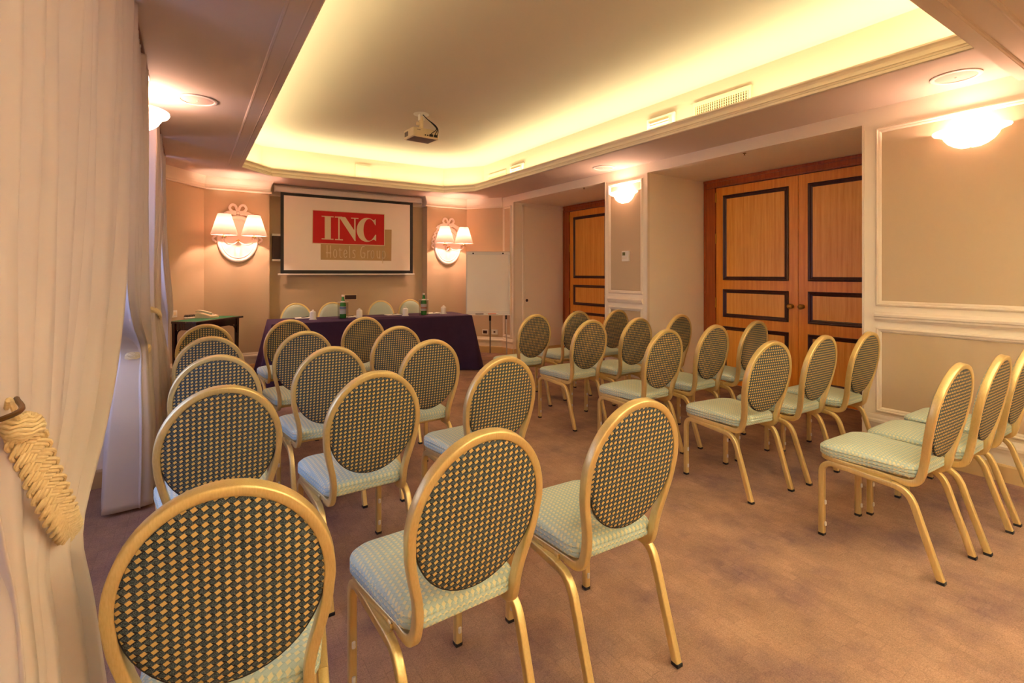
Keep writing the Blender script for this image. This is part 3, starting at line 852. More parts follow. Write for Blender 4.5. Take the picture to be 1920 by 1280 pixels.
def bottle(p, label, lab, lmat):
    b = thing('water_bottle', label, 'bottle', (p[0], p[1], ZT + 0.007), 0, 'mineral water bottles')
    MB().lathe([(0.0, 0.0), (0.036, 0.0), (0.040, 0.006), (0.0405, 0.02), (0.0405, 0.155), (0.036, 0.185), (0.024, 0.220), (0.0165, 0.245), (0.0145, 0.275), (0.0155, 0.278), (0.0155, 0.286), (0.0, 0.287)], n=24).obj('glass_body', M['bottle'], b, True, 50)
    MB().lathe([(0.0410, 0.055), (0.0412, 0.057), (0.0412, 0.150), (0.0410, 0.152)], n=24).obj('label', lmat, b, True)
    MB().lathe([(0.0300, 0.205), (0.0306, 0.205), (0.0262, 0.222), (0.0255, 0.222)], n=24).obj('neck_label', M['paper'], b, True)
    MB().lathe([(0.0, 0.302), (0.0155, 0.302), (0.0165, 0.298), (0.0165, 0.280), (0.0155, 0.278), (0.0, 0.278)], n=20).obj('cap', M['white_plastic'], b, True)
    c = thing('acrylic_cooler', lab, 'bottle cooler', (p[0], p[1], ZT), 0, 'clear acrylic bottle coolers')
    MB().lathe([(0.0, 0.0), (0.062, 0.0), (0.066, 0.004), (0.068, 0.215), (0.0655, 0.215), (0.0635, 0.006), (0.0, 0.006)], n=32).obj('cylinder', M['clear'], c, True, 50)
    MB().tube([(0.0668 * math.cos(a), 0.0668 * math.sin(a), 0.215) for a in [2 * PI * i / 32 for i in range(32)]], circ(0.0022, 6), ref=(0, 0, 1), closed=True).obj('rim', M['white_plastic'], c, True)
bottle(onz(643, 597, ZT), 'green water bottle with a blue label, left of the two', 'clear acrylic cooler around the blue-labelled bottle', M['label'])
bottle(onz(794.5, 590.5, ZT), 'green water bottle with a pink label, right of the two', 'clear acrylic cooler around the pink-labelled bottle', M['label2'])
names4 = ['leftmost of four', 'second from left', 'third from left', 'rightmost of four']
for i, (u, v) in enumerate([(586.8, 598.8), (673.8, 595.2), (760, 591.8), (831.7, 588.2)]):
    p = onz(u, v, ZT)
    cst = MB().lathe([(0.0, 0.0), (0.048, 0.0), (0.05, 0.002), (0.05, 0.004), (0.0, 0.004)], (0, 0, 0), 24).obj('coaster', M['paper'], None, True)
    cst.location = (p[0], p[1], ZT); tag(cst, 'white round coaster under the wrapped glass, ' + names4[i], 'coaster', 'paper coasters')
    g = thing('wrapped_glass', 'upturned drinking glass in white paper on the table, ' + names4[i], 'glass', (p[0], p[1], ZT + 0.004), 0.4 * i, 'paper-covered glasses')
    MB().lathe([(0.0385, 0.0), (0.038, 0.04), (0.036, 0.085), (0.033, 0.095), (0.0, 0.096)], n=20).obj('tumbler', M['clear'], g, True)
    MB().lathe([(0.0395, 0.001), (0.0392, 0.04), (0.0375, 0.083), (0.036, 0.092), (0.028, 0.100), (0.012, 0.106), (0.014, 0.118), (0.004, 0.122)], n=20, flute=lambda a, z: 0.03 * math.sin(9 * a) * (z > 0.08)).obj('paper_wrap', M['paper'], g, True)
for i, (u, v) in enumerate([(569, 596.2), (655, 594), (737, 590.2), (812, 587.2)]):
    p = onz(u, v, ZT)
    a = thing('notepad', 'white notepad on the purple table, ' + names4[i], 'notepad', (p[0], p[1], ZT), -0.1 + 0.06 * i, 'notepads at the four places')
    MB().rbox(-0.105, 0.105, -0.075, 0.075, 0.0, 0.008, 0.0015, 1).obj('sheets', M['paper'], a)
    MB().box(-0.106, 0.106, 0.062, 0.0755, 0.0, 0.0088).obj('binding', M['white_plastic'], a)
    pen = thing('ballpoint_pen', 'dark ballpoint pen lying on the notepad, ' + names4[i], 'pen', (p[0] + 0.02, p[1], ZT + 0.0125), 0.5 + 0.1 * i, 'pens on the notepads')
    MB().cyl((-0.055, 0, 0), (0.05, 0, 0), 0.004, 8).obj('barrel', M['black_plastic'], pen, True)
    MB().cyl((0.05, 0, 0), (0.066, 0, 0), 0.004, 8, 0.001).obj('tip', M['chrome'], pen, True)

# ================================================================== PROJECTION SCREEN WITH THE LOGO
YS = 7.70
sx0, sx1, sz0, sz1 = 1.084, 3.062, 1.332, 2.470
scr = thing('projection_screen', 'pull-down projection screen showing a red hotel logo', 'screen', (0, 0, 0))
MB().tube([(1.005, YS, 2.53), (3.205, YS, 2.53)], rrect(0.045, 0.040, 0.018, 3), ref=(0, 0, 1)).obj('housing', M['white_plastic'], scr, True)
for x_ in (1.005, 3.20): MB().rbox(x_ - 0.008, x_ + 0.008, YS - 0.05, YS + 0.05, 2.483, 2.577, 0.006).obj('end_cap', M['white_plastic'], scr)
for x_ in (1.15, 3.05): MB().box(x_ - 0.02, x_ + 0.02, YS + 0.03, 7.80, 2.52, 2.56).obj('bracket', M['white_plastic'], scr)
MB().box(sx0, sx1, YS, YS + 0.003, sz0, 2.50).obj('black_border', M['black_plastic'], scr)
MB().box(1.127, 3.012, YS - 0.002, YS - 0.0002, 1.384, 2.449).obj('white_surface', M['screen'], scr)
MB().rbox(1.05, 3.09, YS - 0.012, YS + 0.012, 1.312, 1.334, 0.004).obj('bottom_bar', M['white_plastic'], scr)
def zp(x, y, yy): return tuple(ony(560 + x / 9.6, 380 + y / 9.6, yy))
def poly_px(mb, pts, y0, th=0.001):
    A = [zp(x, y, YS) for x, y in pts]
    a = [mb.bm.verts.new((p[0], y0, p[2])) for p in A]; b = [mb.bm.verts.new((p[0], y0 - th, p[2])) for p in A]
    n = len(A); mb.bm.faces.new(a); mb.bm.faces.new(b[::-1])
    for i in range(n): mb.bm.faces.new([a[i], a[(i + 1) % n], b[(i + 1) % n], b[i]])
def stroke_px(mb, pts, wd, y0, closed=False):
    n = len(pts)
    for i in range(n if closed else n - 1):
        (x0, y_0), (x1, y_1) = pts[i], pts[(i + 1) % n]; d = math.hypot(x1 - x0, y_1 - y_0) or 1
        ex, ey = (x1 - x0) / d * wd * 0.35, (y_1 - y_0) / d * wd * 0.35; nx, ny = -(y_1 - y_0) / d * wd / 2, (x1 - x0) / d * wd / 2
        poly_px(mb, [(x0 - ex + nx, y_0 - ey + ny), (x1 + ex + nx, y_1 + ey + ny), (x1 + ex - nx, y_1 + ey - ny), (x0 - ex - nx, y_0 - ey - ny)], y0)
Y0 = YS - 0.0022
m = MB(); poly_px(m, [(395, 470), (1672, 485), (1665, 1045), (395, 1025)], Y0); m.obj('logo_tan_block', M['logo_tan'], scr)
m = MB(); poly_px(m, [(246, 126), (1547, 203), (1547, 777), (238, 733)], Y0 - 0.0012); m.obj('logo_outline', M['logo_light'], scr)
m = MB(); poly_px(m, [(258, 138), (1535, 215), (1535, 764), (252, 722)], Y0 - 0.0024); m.obj('logo_red_block', M['logo_red'], scr)
m = MB(); yl = Y0 - 0.0036
poly_px(m, [(412, 233), (628, 247), (628, 263), (412, 251)], yl); poly_px(m, [(468, 248), (578, 255), (578, 655), (468, 648)], yl); poly_px(m, [(412, 639), (625, 649), (625, 667), (412, 657)], yl)
m.obj('logo_letter', M['logo_light'], scr)
m = MB()
poly_px(m, [(650, 249), (780, 251), (780, 268), (650, 266)], yl); poly_px(m, [(711, 264), (736, 264), (736, 660), (711, 660)], yl); poly_px(m, [(652, 652), (795, 660), (795, 677), (652, 669)], yl)
poly_px(m, [(722, 254), (838, 259), (1022, 530), (1022, 690), (1008, 690)], yl - 0.0002); poly_px(m, [(998, 284), (1022, 285), (1022, 600), (998, 520)], yl); poly_px(m, [(942, 268), (1075, 276), (1075, 292), (942, 284)], yl - 0.0002)
m.obj('logo_letter', M['logo_light'], scr)
m = MB()
an = [math.radians(52 + (308 - 52) * i / 28) for i in range(29)]
for i in range(28):
    a0, a1 = an[i], an[i + 1]
    o0 = (1228 + 185 * math.cos(a0), 488 - 216 * math.sin(a0)); o1 = (1228 + 185 * math.cos(a1), 488 - 216 * math.sin(a1))
    i0 = (1268 + 104 * math.cos(a0), 488 - 197 * math.sin(a0)); i1 = (1268 + 104 * math.cos(a1), 488 - 197 * math.sin(a1))
    poly_px(m, [o0, o1, i1, i0], yl)
poly_px(m, [(1318, 315), (1352, 315), (1385, 290), (1385, 405), (1372, 402), (1345, 350)], yl - 0.0002); poly_px(m, [(1318, 660), (1345, 628), (1376, 578), (1390, 575), (1390, 692), (1362, 668)], yl - 0.0002)
m.obj('logo_letter', M['logo_light'], scr)
def el(cx_, cy_, rx, ry, a0=0, a1=360, n=16): return [(cx_ + rx * math.cos(math.radians(a0 + (a1 - a0) * i / n)), cy_ - ry * math.sin(math.radians(a0 + (a1 - a0) * i / n))) for i in range(n + 1)]
glyphs = [
    [[(510, 768), (510, 980)], [(572, 772), (572, 985)], [(492, 900), (580, 903)]],
    [el(655, 915, 29, 72)],
    [[(741, 815), (741, 955), (750, 982), (772, 985)], [(720, 850), (776, 852)]],
    [[(812, 928), (866, 905)] + el(840, 918, 28, 70, 10, 320)],
    [[(915, 778), (915, 990)]],
    [[(1018, 868), (998, 850), (978, 860), (975, 890), (1010, 935), (1012, 975), (995, 992), (968, 985)]],
    [[(1180, 792), (1155, 786), (1130, 808), (1116, 870), (1118, 950), (1140, 994), (1178, 990), (1190, 950), (1190, 905), (1152, 902)]],
    [[(1240, 862), (1240, 998)], [(1240, 900), (1256, 868), (1284, 866)]],
    [el(1327, 930, 27, 68)],
    [[(1410, 866), (1410, 960), (1424, 996), (1448, 990), (1458, 960)], [(1458, 866), (1458, 1002)]],
    [[(1508, 868), (1508, 1088)], el(1530, 934, 24, 66)]]
for G in glyphs:
    m = MB()
    for s in G: stroke_px(m, s, 13, yl)
    m.obj('logo_letter', M['logo_light'], scr)
# small things on the recess wall
def plate(name, c, sx, sz, y, label, cat, mats, inner=0.7, normal=(0, -1)):
    ang = math.atan2(normal[1], normal[0]) + PI / 2
    o = thing(name, label, cat, c, ang)
    MB().rbox(-sx / 2, sx / 2, -0.010, 0.0, -sz / 2, sz / 2, 0.003).obj('plate', mats[0], o)
    MB().rbox(-sx * inner / 2, sx * inner / 2, -0.013, -0.0095, -sz * inner / 2 * 0.9, sz * inner / 2 * 0.9, 0.001).obj('insert', mats[1], o)
    return o
p = ony(657, 557, 7.80)
plate('wall_socket_plate', (p[0], 7.799, p[2]), 0.20, 0.085, 7.8, 'small dark socket plate with pale edge behind the green bottle', 'socket', (M['beige_plastic'], M['dark_slot']), 0.86)
b = thing('wall_control_box', 'dark brown control box peeking out left of the screen', 'control box', (1.04, 7.80, 1.705))
MB().rbox(-0.055, 0.055, -0.05, 0.0, -0.165, 0.165, 0.004).obj('body', M['dark_slot'], b)
MB().rbox(-0.06, 0.06, -0.055, 0.0, 0.165, 0.195, 0.004).obj('top_cap', M['white_plastic'], b)
MB().rbox(-0.06, 0.06, -0.055, 0.0, -0.195, -0.165, 0.004).obj('bottom_cap', M['white_plastic'], b)

# sockets on the right chamfer below the flipchart
cn = Vector((7.07 - 7.60, -(XR - PR[1]), 0)).normalized()       # room-side normal of the chamfer
def on_chamfer(u, v):
    a = np.array([PR[1], YB, 0]); nrm = np.array([cn.x, cn.y, 0]); d = _dir(u, v)
    return _C + ((a - _C) @ nrm) / (d @ nrm) * d
for (u, v, lab) in ((910, 622, 'white wall socket with dark centre, left of the flipchart leg'), (927.5, 622, 'white double wall socket right of the flipchart leg')):
    p = on_chamfer(u, v)
    plate('wall_socket', (p[0], p[1], p[2]), 0.11, 0.085, 0, lab, 'socket', (M['white_plastic'], M['dark_slot']), 0.66 if u < 915 else 0.3, (cn.x, cn.y))

clf = Vector((0.57, -0.44, 0)).normalized()       # room-side normal of the left chamfer
a_ = np.array([PL[0], YB, 0]); d_ = _dir(326, 588); nl = np.array([clf.x, clf.y, 0]); p = _C + ((a_ - _C) @ nl) / (d_ @ nl) * d_
plate('light_switch', (p[0] + clf.x * 0.002, p[1] + clf.y * 0.002, p[2]), 0.08, 0.085, 0, 'small white light switch on the corner wall above the side table', 'switch', (M['white_plastic'], M['beige_plastic']), 0.5, (clf.x, clf.y))

# ================================================================== FLIPCHART
fd = 7.98
fc = _C + fd * _F + fd * (915 - CX) / FPX * _R
flip = thing('flipchart', 'white flipchart easel standing in the corner beside the doors', 'flipchart', (fc[0], fc[1], 0), -YAW + 0.03)
tilt = 0.07
def fb(x, z, off=0.0): return (x, tilt * (z - 0.7) + off, z)
zb0, zb1 = 0.685, 1.685
def slab(x0, x1, z0, z1, o0, o1):
    m = MB(); v = [m.bm.verts.new(fb(x, z, o)) for o in (o0, o1) for z in (z0, z1) for x in (x0, x1)]
    for f in ((0, 1, 3, 2), (4, 6, 7, 5), (0, 4, 5, 1), (1, 5, 7, 3), (3, 7, 6, 2), (2, 6, 4, 0)): m.bm.faces.new([v[i] for i in f])
    return m
slab(-0.35, 0.35, zb0, zb1, 0.0, 0.018).obj('board', M['white_plastic'], flip)
slab(-0.33, 0.33, zb0 + 0.045, zb1 - 0.05, -0.004, 0.0).obj('paper_pad', M['board'], flip)
for x0, x1, z0, z1 in ((-0.355, -0.345, zb0, zb1), (0.345, 0.355, zb0, zb1), (-0.355, 0.355, zb0 - 0.006, zb0 + 0.006), (-0.355, 0.355, zb1 - 0.006, zb1 + 0.008)):
    slab(x0, x1, z0, z1, -0.006, 0.020).obj('edge_strip', M['chrome'], flip)
slab(-0.35, 0.35, zb1 - 0.05, zb1 - 0.01, -0.012, -0.001).obj('clamp_bar', M['white_plastic'], flip)
for x_ in (-0.24, 0.24):
    q = fb(x_, zb1 - 0.026, -0.012); MB().cyl(q, (q[0], q[1] - 0.012, q[2]), 0.014, 12).obj('clamp_knob', M['black_plastic'], flip)
m = slab(-0.35, 0.35, zb0 - 0.014, zb0 - 0.004, -0.06, 0.01); m.obj('pen_tray', M['white_plastic'], flip)
for s in (-1, 1):
    MB().cyl((s * 0.29, 0.03, 0.75), (s * 0.30, -0.06, 0.0), 0.010, 10).obj('leg', M['chrome'], flip, True)
    MB().cyl((s * 0.2905, 0.025, 0.70), (s * 0.293, 0.005, 0.60), 0.016, 10).obj('leg_clamp', M['black_plastic'], flip, True)
MB().cyl((0.03, 0.10, 1.2), (0.03, 0.36, 0.0), 0.012, 10).obj('leg', M['grey_plastic'], flip, True)
MB().cyl((0.03, 0.222, 0.64), (0.03, 0.238, 0.56), 0.018, 10).obj('leg_clamp', M['black_plastic'], flip, True)
mk = thing('marker_pen', 'pink marker lying in the flipchart tray', 'marker'); 
mk.location = (0, 0, 0)
mw = Matrix.Translation((fc[0], fc[1], 0)) @ Matrix.Rotation(-YAW + 0.03, 4, 'Z')
M['pink'] = plain('salmon_plastic', rgb(220, 140, 110), 0.5)
for nm_, x0, x1, mat_, lab in (('marker_pen', 0.0, 0.13, M['pink'], ''), ('marker_pen', -0.2, -0.07, M['grey_plastic'], 'grey marker lying in the flipchart tray')):
    root = mk if lab == '' else thing('marker_pen', lab, 'marker')
    tag(root, root['label'], 'marker', 'markers in the flipchart tray')
    a = mw @ Vector(fb(x0, zb0 + 0.006, -0.04)); c = mw @ Vector(fb(x1, zb0 + 0.006, -0.04)); e = mw @ Vector(fb(x1 + 0.035, zb0 + 0.006, -0.04))
    root.location = a
    MB().cyl((0, 0, 0), c - a, 0.0095, 10).obj('barrel', mat_, root, True); MB().cyl(c - a, e - a, 0.0098, 10).obj('cap', M['white_plastic'], root, True)

# ================================================================== SIDE TABLE, PHONE
ZS2 = 0.80
P0 = onz(367.5, 603.6, ZS2); P1 = onz(456.6, 591.9, ZS2)
ang = math.atan2(P1[1] - P0[1], P1[0] - P0[0]); ln = math.hypot(P1[1] - P0[1], P1[0] - P0[0])
st = thing('side_table', 'dark wooden side table with green felt top in the corner', 'table', (P0[0], P0[1], 0), ang)
dp = 0.36
MB().rbox(0, ln, 0, dp, ZS2 - 0.022, ZS2, 0.005).obj('table_top', M['dark_wood'], st)
MB().box(0.035, ln - 0.035, 0.03, dp - 0.03, ZS2 - 0.001, ZS2 + 0.0012).obj('felt_inlay', M['felt'], st)
m = MB()
m.box(0.05, ln - 0.05, 0.04, 0.058, ZS2 - 0.10, ZS2 - 0.022); m.box(0.05, ln - 0.05, dp - 0.058, dp - 0.04, ZS2 - 0.10, ZS2 - 0.022)
m.box(0.05, 0.068, 0.04, dp - 0.04, ZS2 - 0.10, ZS2 - 0.022); m.box(ln - 0.068, ln - 0.05, 0.04, dp - 0.04, ZS2 - 0.10, ZS2 - 0.022)
m.obj('apron', M['dark_wood'], st)
for x_ in (0.06, ln - 0.06):
    for y_ in (0.05, dp - 0.05):
        MB().lathe([(0.0, 0.0), (0.016, 0.0), (0.018, 0.03), (0.020, 0.3), (0.026, ZS2 - 0.12), (0.028, ZS2 - 0.022), (0.0, ZS2 - 0.022)], (x_, y_, 0), 4, PI / 4, PI / 4 + 2 * PI).obj('leg', M['dark_wood'], st)
        s = 1 if x_ < 0.3 else -1
        MB().tube(smooth_path([(x_ + s * 0.02, y_, ZS2 - 0.20), (x_ + s * 0.03, y_, ZS2 - 0.15), (x_ + s * 0.06, y_, ZS2 - 0.115), (x_ + s * 0.12, y_, ZS2 - 0.10)], 4), rrect(0.007, 0.008, 0.002, 1), ref=(0, 1, 0)).obj('corner_bracket', M['dark_wood'], st, True)
p = onz(389, 595.5, ZS2)
ph = thing('telephone', 'beige desk telephone on the green felt table', 'telephone', (p[0], p[1], ZS2 + 0.0012), ang + 0.1)
m = MB(); m.prism([(-0.09, 0.0), (0.10, 0.0), (0.10, 0.055), (0.06, 0.060), (-0.09, 0.022)], -0.085, 0.085, 'x'); m.obj('base', M['beige_plastic'], ph)
hs = smooth_path([(-0.055, -0.08, 0.052), (-0.058, -0.05, 0.064), (-0.06, 0.0, 0.075), (-0.058, 0.06, 0.086), (-0.055, 0.095, 0.080)], 4)
MB().tube(hs, rrect(0.022, 0.012, 0.006), ref=(0, 0, 1)).obj('handset', M['beige_plastic'], ph, True)
for i in range(4):
    for j in range(3): MB().rbox(0.0 + j * 0.025, 0.018 + j * 0.025, -0.06 + i * 0.026, -0.045 + i * 0.026, 0.030 + i * 0.0065, 0.0375 + i * 0.0065, 0.002, 1).obj('key', M['white_plastic'], ph)
pa = onz(369, 593.5, ZS2); pb = onz(343, 594.5, ZS2)
cp = []
for k in range(60):
    f = k / 59; q = pa * (1 - f) + pb * f
    cp.append((q[0] + 0.012 * math.sin(k * 0.9), q[1] + 0.02 * math.sin(f * 7), ZS2 + 0.016 + 0.010 * math.cos(k * 0.9)))
tag(MB().tube(cp, circ(0.004, 6)).obj('coiled_cable', M['black_plastic'], None, True), 'dark coiled cable beside the beige telephone', 'cable')
p = onz(359, 596.8, ZS2)
rc = thing('remote_control', 'small white remote control lying beside the telephone cord', 'remote', (p[0], p[1], ZS2 + 0.0012), ang - 0.6)
MB().rbox(-0.075, 0.075, -0.022, 0.022, 0, 0.016, 0.005).obj('case', M['white_plastic'], rc)
for k in range(4): MB().rbox(-0.05 + k * 0.026, -0.036 + k * 0.026, -0.008, 0.008, 0.0155, 0.0175, 0.001, 1).obj('button', M['grey_plastic'], rc)

# ================================================================== WALL LAMPS (plaster oval, two shades)
def wall_lamp(xc, label):
    L = thing('wall_lamp', label, 'wall lamp', (xc, YB, 1.80), 0, 'plaster wall lamps with two shades')
    a_, b_ = 0.245, 0.320
    m = MB(); rings = []
    for k, off in ((1.0, 0.0), (1.0, 0.018), (0.96, 0.034), (0.90, 0.036), (0.86, 0.026), (0.83, 0.026), (0.81, 0.032), (0.785, 0.030), (0.77, 0.018), (0.4, 0.020), (0.05, 0.022)):
        rings.append([m.bm.verts.new((a_ * k * math.cos(t_), -off, b_ * k * math.sin(t_))) for t_ in [2 * PI * i / 56 for i in range(56)]])
    for k in range(len(rings) - 1):
        for i in range(56): m.bm.faces.new([rings[k][i], rings[k][(i + 1) % 56], rings[k + 1][(i + 1) % 56], rings[k + 1][i]])
    m.bm.faces.new(rings[0]); m.bm.faces.new(rings[-1])
    m.obj('oval_plaque', M['plaster'], L, True, 60)
    # crest: two ribbon loops, scrolls and trailing ribbon tails
    for s in (-1, 1):
        loop = smooth_path([(0.0, -0.03, 0.335), (s * 0.055, -0.035, 0.355), (s * 0.098, -0.04, 0.40), (s * 0.075, -0.04, 0.447), (s * 0.035, -0.04, 0.44), (s * 0.012, -0.035, 0.39), (0.0, -0.03, 0.340)], 5)
        MB().tube(loop, rrect(0.016, 0.011, 0.005), ref=(0, 1, 0)).obj('ribbon_loop', M['plaster'], L, True)
        scr_ = smooth_path([(s * 0.02, -0.035, 0.34), (s * 0.08, -0.035, 0.345), (s * 0.13, -0.03, 0.325), (s * 0.175, -0.03, 0.30), (s * 0.20, -0.025, 0.315)], 5)
        MB().tube(scr_, rrect(0.030, 0.012, 0.006), ref=(0, 1, 0)).obj('scroll', M['plaster'], L, True)
        tail = []
        for k in range(28):
            f = k / 27; an_ = math.radians(52 - 62 * f)
            tail.append((s * ((a_ + 0.028) * math.cos(an_) + 0.018 * math.sin(k * 1.15)), -0.014 - 0.008 * math.cos(k * 1.15), (b_ + 0.02) * math.sin(an_) + 0.006 * math.cos(k * 1.15)))
        MB().tube(tail, rrect(0.012, 0.005, 0.003), ref=(0, 1, 0)).obj('ribbon_tail', M['plaster'], L, True)
    MB().sphere((0, -0.04, 0.345), 0.022, 12, 8).obj('knot', M['plaster'], L, True)
    # arms
    MB().cyl((0, -0.02, -0.03), (0, -0.075, -0.03), 0.018, 14).obj('boss', M['brass'], L, True)
    for s in (-1, 1):
        arm = smooth_path([(0, -0.065, -0.03), (s * 0.05, -0.12, -0.075), (s * 0.12, -0.20, -0.085), (s * 0.165, -0.25, -0.05), (s * 0.17, -0.265, 0.0)], 6)
        MB().tube(arm, circ(0.0065, 8)).obj('arm', M['plaster'], L, True)
        sh = MB().lathe([(0.155, 0.030), (0.074, 0.300)], (s * 0.17, -0.265, 0), 40, flute=lambda a, z: 0.006 * math.cos(20 * a)).obj('shade', M['shade'], L, True)
        for r_, z_ in ((0.155, 0.030), (0.074, 0.300)):
            MB().tube([(s * 0.17 + r_ * math.cos(t_), -0.265 + r_ * math.sin(t_), z_) for t_ in [2 * PI * i / 40 for i in range(40)]], circ(0.0022, 5), ref=(0, 0, 1), closed=True).obj('shade_rim', M['dark_slot'], sh, True)
        MB().cyl((s * 0.17, -0.265, 0.0), (s * 0.17, -0.265, 0.075), 0.011, 10).obj('candle_tube', M['plaster'], L, True)
        MB().lathe([(0.0, -0.005), (0.024, 0.0), (0.030, 0.012), (0.028, 0.014), (0.0, 0.006)], (s * 0.17, -0.265, 0.0), 16).obj('drip_cup', M['brass'], L, True)
        for k in range(5):
            t_ = 2 * PI * k / 5; q = (s * 0.17 + 0.028 * math.cos(t_), -0.265 + 0.028 * math.sin(t_), -0.010)
            MB().sphere(q, 0.007, 6, 5, (1, 1, 1.6)).obj('crystal_drop', M['clear'], L, True)
        light('bulb', 'POINT', (s * 0.17, -0.265, 0.175), SHADE_W, SCONCE_COL, L, shadow_soft_size=0.022)
    return L
wall_lamp(0.545, 'white plaster wall lamp with two pink shades, left of the screen')
wall_lamp(3.635, 'white plaster wall lamp with two pink shades, right of the screen')

# ================================================================== BOWL SCONCES
def sconce(x, y, side, label, z0=2.30):
    S = thing('bowl_sconce', label, 'sconce', (x, y, z0), 0 if side > 0 else PI, 'milk glass bowl sconces')
    # local +x points into the wall, bowl projects towards -x
    prof = [(0.012, -0.118), (0.05, -0.116), (0.085, -0.102), (0.118, -0.078), (0.140, -0.048), (0.150, -0.030), (0.168, -0.024), (0.196, -0.014), (0.205, -0.002), (0.203, 0.008), (0.196, 0.006)]
    MB().lathe(prof, (0, 0, 0), 64, PI / 2, 1.5 * PI, sx=0.80, sy=1.0, flute=lambda a, z: (0.016 * math.cos(40 * a) if -0.11 < z < -0.035 else 0.0)).obj('bowl', M['bowl'], S, True, 80)
    MB().rbox(-0.012, 0.0, -0.07, 0.07, -0.08, 0.0, 0.004).obj('wall_bracket', M['brass'], S)
    MB().sphere((-0.011, 0, -0.112), 0.010, 10, 8).obj('finial', M['brass'], S, True)
    light('bulb', 'POINT', (-0.075, 0, -0.018), SCONCE_W, SCONCE_COL, S, shadow_soft_size=0.03)
    return S
sconce(XR, 1.125, 1, 'white bowl sconce on the panelled wall nearest the viewer')
sconce(XR, 4.28, 1, 'white bowl sconce on the pilaster between the doors')
sconce(XL, 4.31, -1, 'white bowl sconce half hidden by the curtains', 2.46)
sconce(XR, -2.03, 1, 'added unseen fill sconce on the right wall behind the viewer')  # out-of-view bowl added to light the near half of the room
sconce(XL, -2.03, -1, 'added unseen fill sconce on the left wall behind the viewer')  # likewise added out of view as fill light

# ================================================================== CEILING FITTINGS
def ceiling_speaker(p, z, label):
    S = thing('ceiling_speaker', label, 'speaker', (p[0], p[1], z), 0, 'round ceiling speakers')
    MB().lathe([(0.128, 0.0), (0.130, -0.006), (0.122, -0.010), (0.106, -0.008), (0.104, -0.002)], n=40).obj('ring', M['plaster'], S, True)
    MB().lathe([(0.105, -0.003), (0.09, -0.005), (0.02, -0.007), (0.0, -0.007)], n=40).obj('grille', M['speaker_mesh'], S, True)
    MB().sphere((0, 0, -0.008), 0.006, 8, 6).obj('centre_stud', M['plaster'], S, True)
ceiling_speaker(onz(1792, 143, ZS), ZS, 'round ceiling speaker above the nearest bowl sconce')
ceiling_speaker(onz(1132, 314, ZS), ZS, 'round ceiling speaker above the pilaster sconce')
ceiling_speaker(onz(370, 187, ZS), ZS, 'round ceiling speaker near the curtains')
XC = 3.90
def grille(y0, y1, z0, z1, nv, label):
    G = thing('air_grille', label, 'vent', (XC, (y0 + y1) / 2, (z0 + z1) / 2), 0, 'cove air grilles')
    hw, hh = (y1 - y0) / 2, (z1 - z0) / 2; f_ = 0.022
    MB().box(-0.006, 0.0, -hw + f_, hw - f_, -hh + f_, hh - f_).obj('dark_back', M['dark_slot'], G)
    m = MB(); m.box(-0.018, 0, -hw, hw, hh - f_ * 1.6, hh); m.box(-0.018, 0, -hw, hw, -hh, -hh + f_); m.box(-0.018, 0, -hw, -hw + f_, -hh + f_, hh - f_ * 1.6); m.box(-0.018, 0, hw - f_, hw, -hh + f_, hh - f_ * 1.6)
    m.obj('frame', M['beige_plastic'], G)
    for i in range(nv):
        yy = -hw + f_ + (2 * hw - 2 * f_) * (i + 0.5) / nv
        MB().box(-0.016, -0.007, yy - 0.0045, yy + 0.0045, -hh + f_, hh - f_ * 1.6).obj('slat', M['beige_plastic'], G)
    for i in range(6):
        zz = -hh + f_ + (2 * hh - 2.6 * f_) * (i + 0.5) / 6
        MB().box(-0.0075, -0.0055, -hw + f_, hw - f_, zz - 0.003, zz + 0.003).obj('cross_slat', M['beige_plastic'], G)
grille(2.37, 2.93, 2.70, 2.895, 23, 'beige air grille on the cove wall nearest the viewer')
grille(6.16, 6.67, 2.68, 2.855, 20, 'beige air grille on the cove wall near the far corner')
def emergency(y0, y1, z0, z1, label):
    G = thing('emergency_light', label, 'emergency light', (XC, (y0 + y1) / 2, (z0 + z1) / 2), 0, 'cove emergency lights')
    hw, hh = (y1 - y0) / 2, (z1 - z0) / 2
    MB().rbox(-0.032, 0.0, -hw, hw, -hh, hh, 0.010, 3).obj('case', M['white_plastic'], G, True)
    MB().rbox(-0.036, -0.030, -hw * 0.84, hw * 0.84, -hh * 0.62, hh * 0.62, 0.002).obj('reflector', M['beige_plastic'], G)
    m = MB()
    for dz in (-0.012, 0.012): m.cyl((-0.042, -hw * 0.66, dz), (-0.042, hw * 0.66, dz), 0.008, 10)
    m.obj('lamp_tube', M['plaster'], G, True)
    MB().rbox(-0.05, -0.036, hw * 0.66, hw * 0.78, -0.024, 0.024, 0.002).obj('lamp_holder', M['white_plastic'], G)
emergency(3.132, 3.474, 2.738, 2.884, 'white emergency light beside the nearest air grille')
emergency(5.688, 6.029, 2.735, 2.872, 'white emergency light beside the far air grille')
ap = thing('access_panel', 'square cream access panel on the far cove wall', 'panel', (2.155, 7.36, 2.85))
MB().rbox(-0.118, 0.118, -0.012, 0.0, -0.10, 0.10, 0.004).obj('frame', M['cove'], ap)
MB().rbox(-0.095, 0.095, -0.017, -0.011, -0.078, 0.078, 0.003).obj('cover', M['cove'], ap)
for u, v, lab in ((1095, 352, 'tiny dark sprinkler in the far recess ceiling'), (1396, 287, 'tiny dark sprinkler in the near recess ceiling')):
    p = onz(u, v, ZR)
    s_ = MB().lathe([(0.016, 0.0), (0.016, -0.005), (0.005, -0.008), (0.005, -0.018), (0.010, -0.020), (0.0, -0.021)], n=14).obj('sprinkler', M['bronze'], None, True)
    s_.location = (p[0], p[1], ZR); tag(s_, lab, 'sprinkler', 'recess sprinklers')

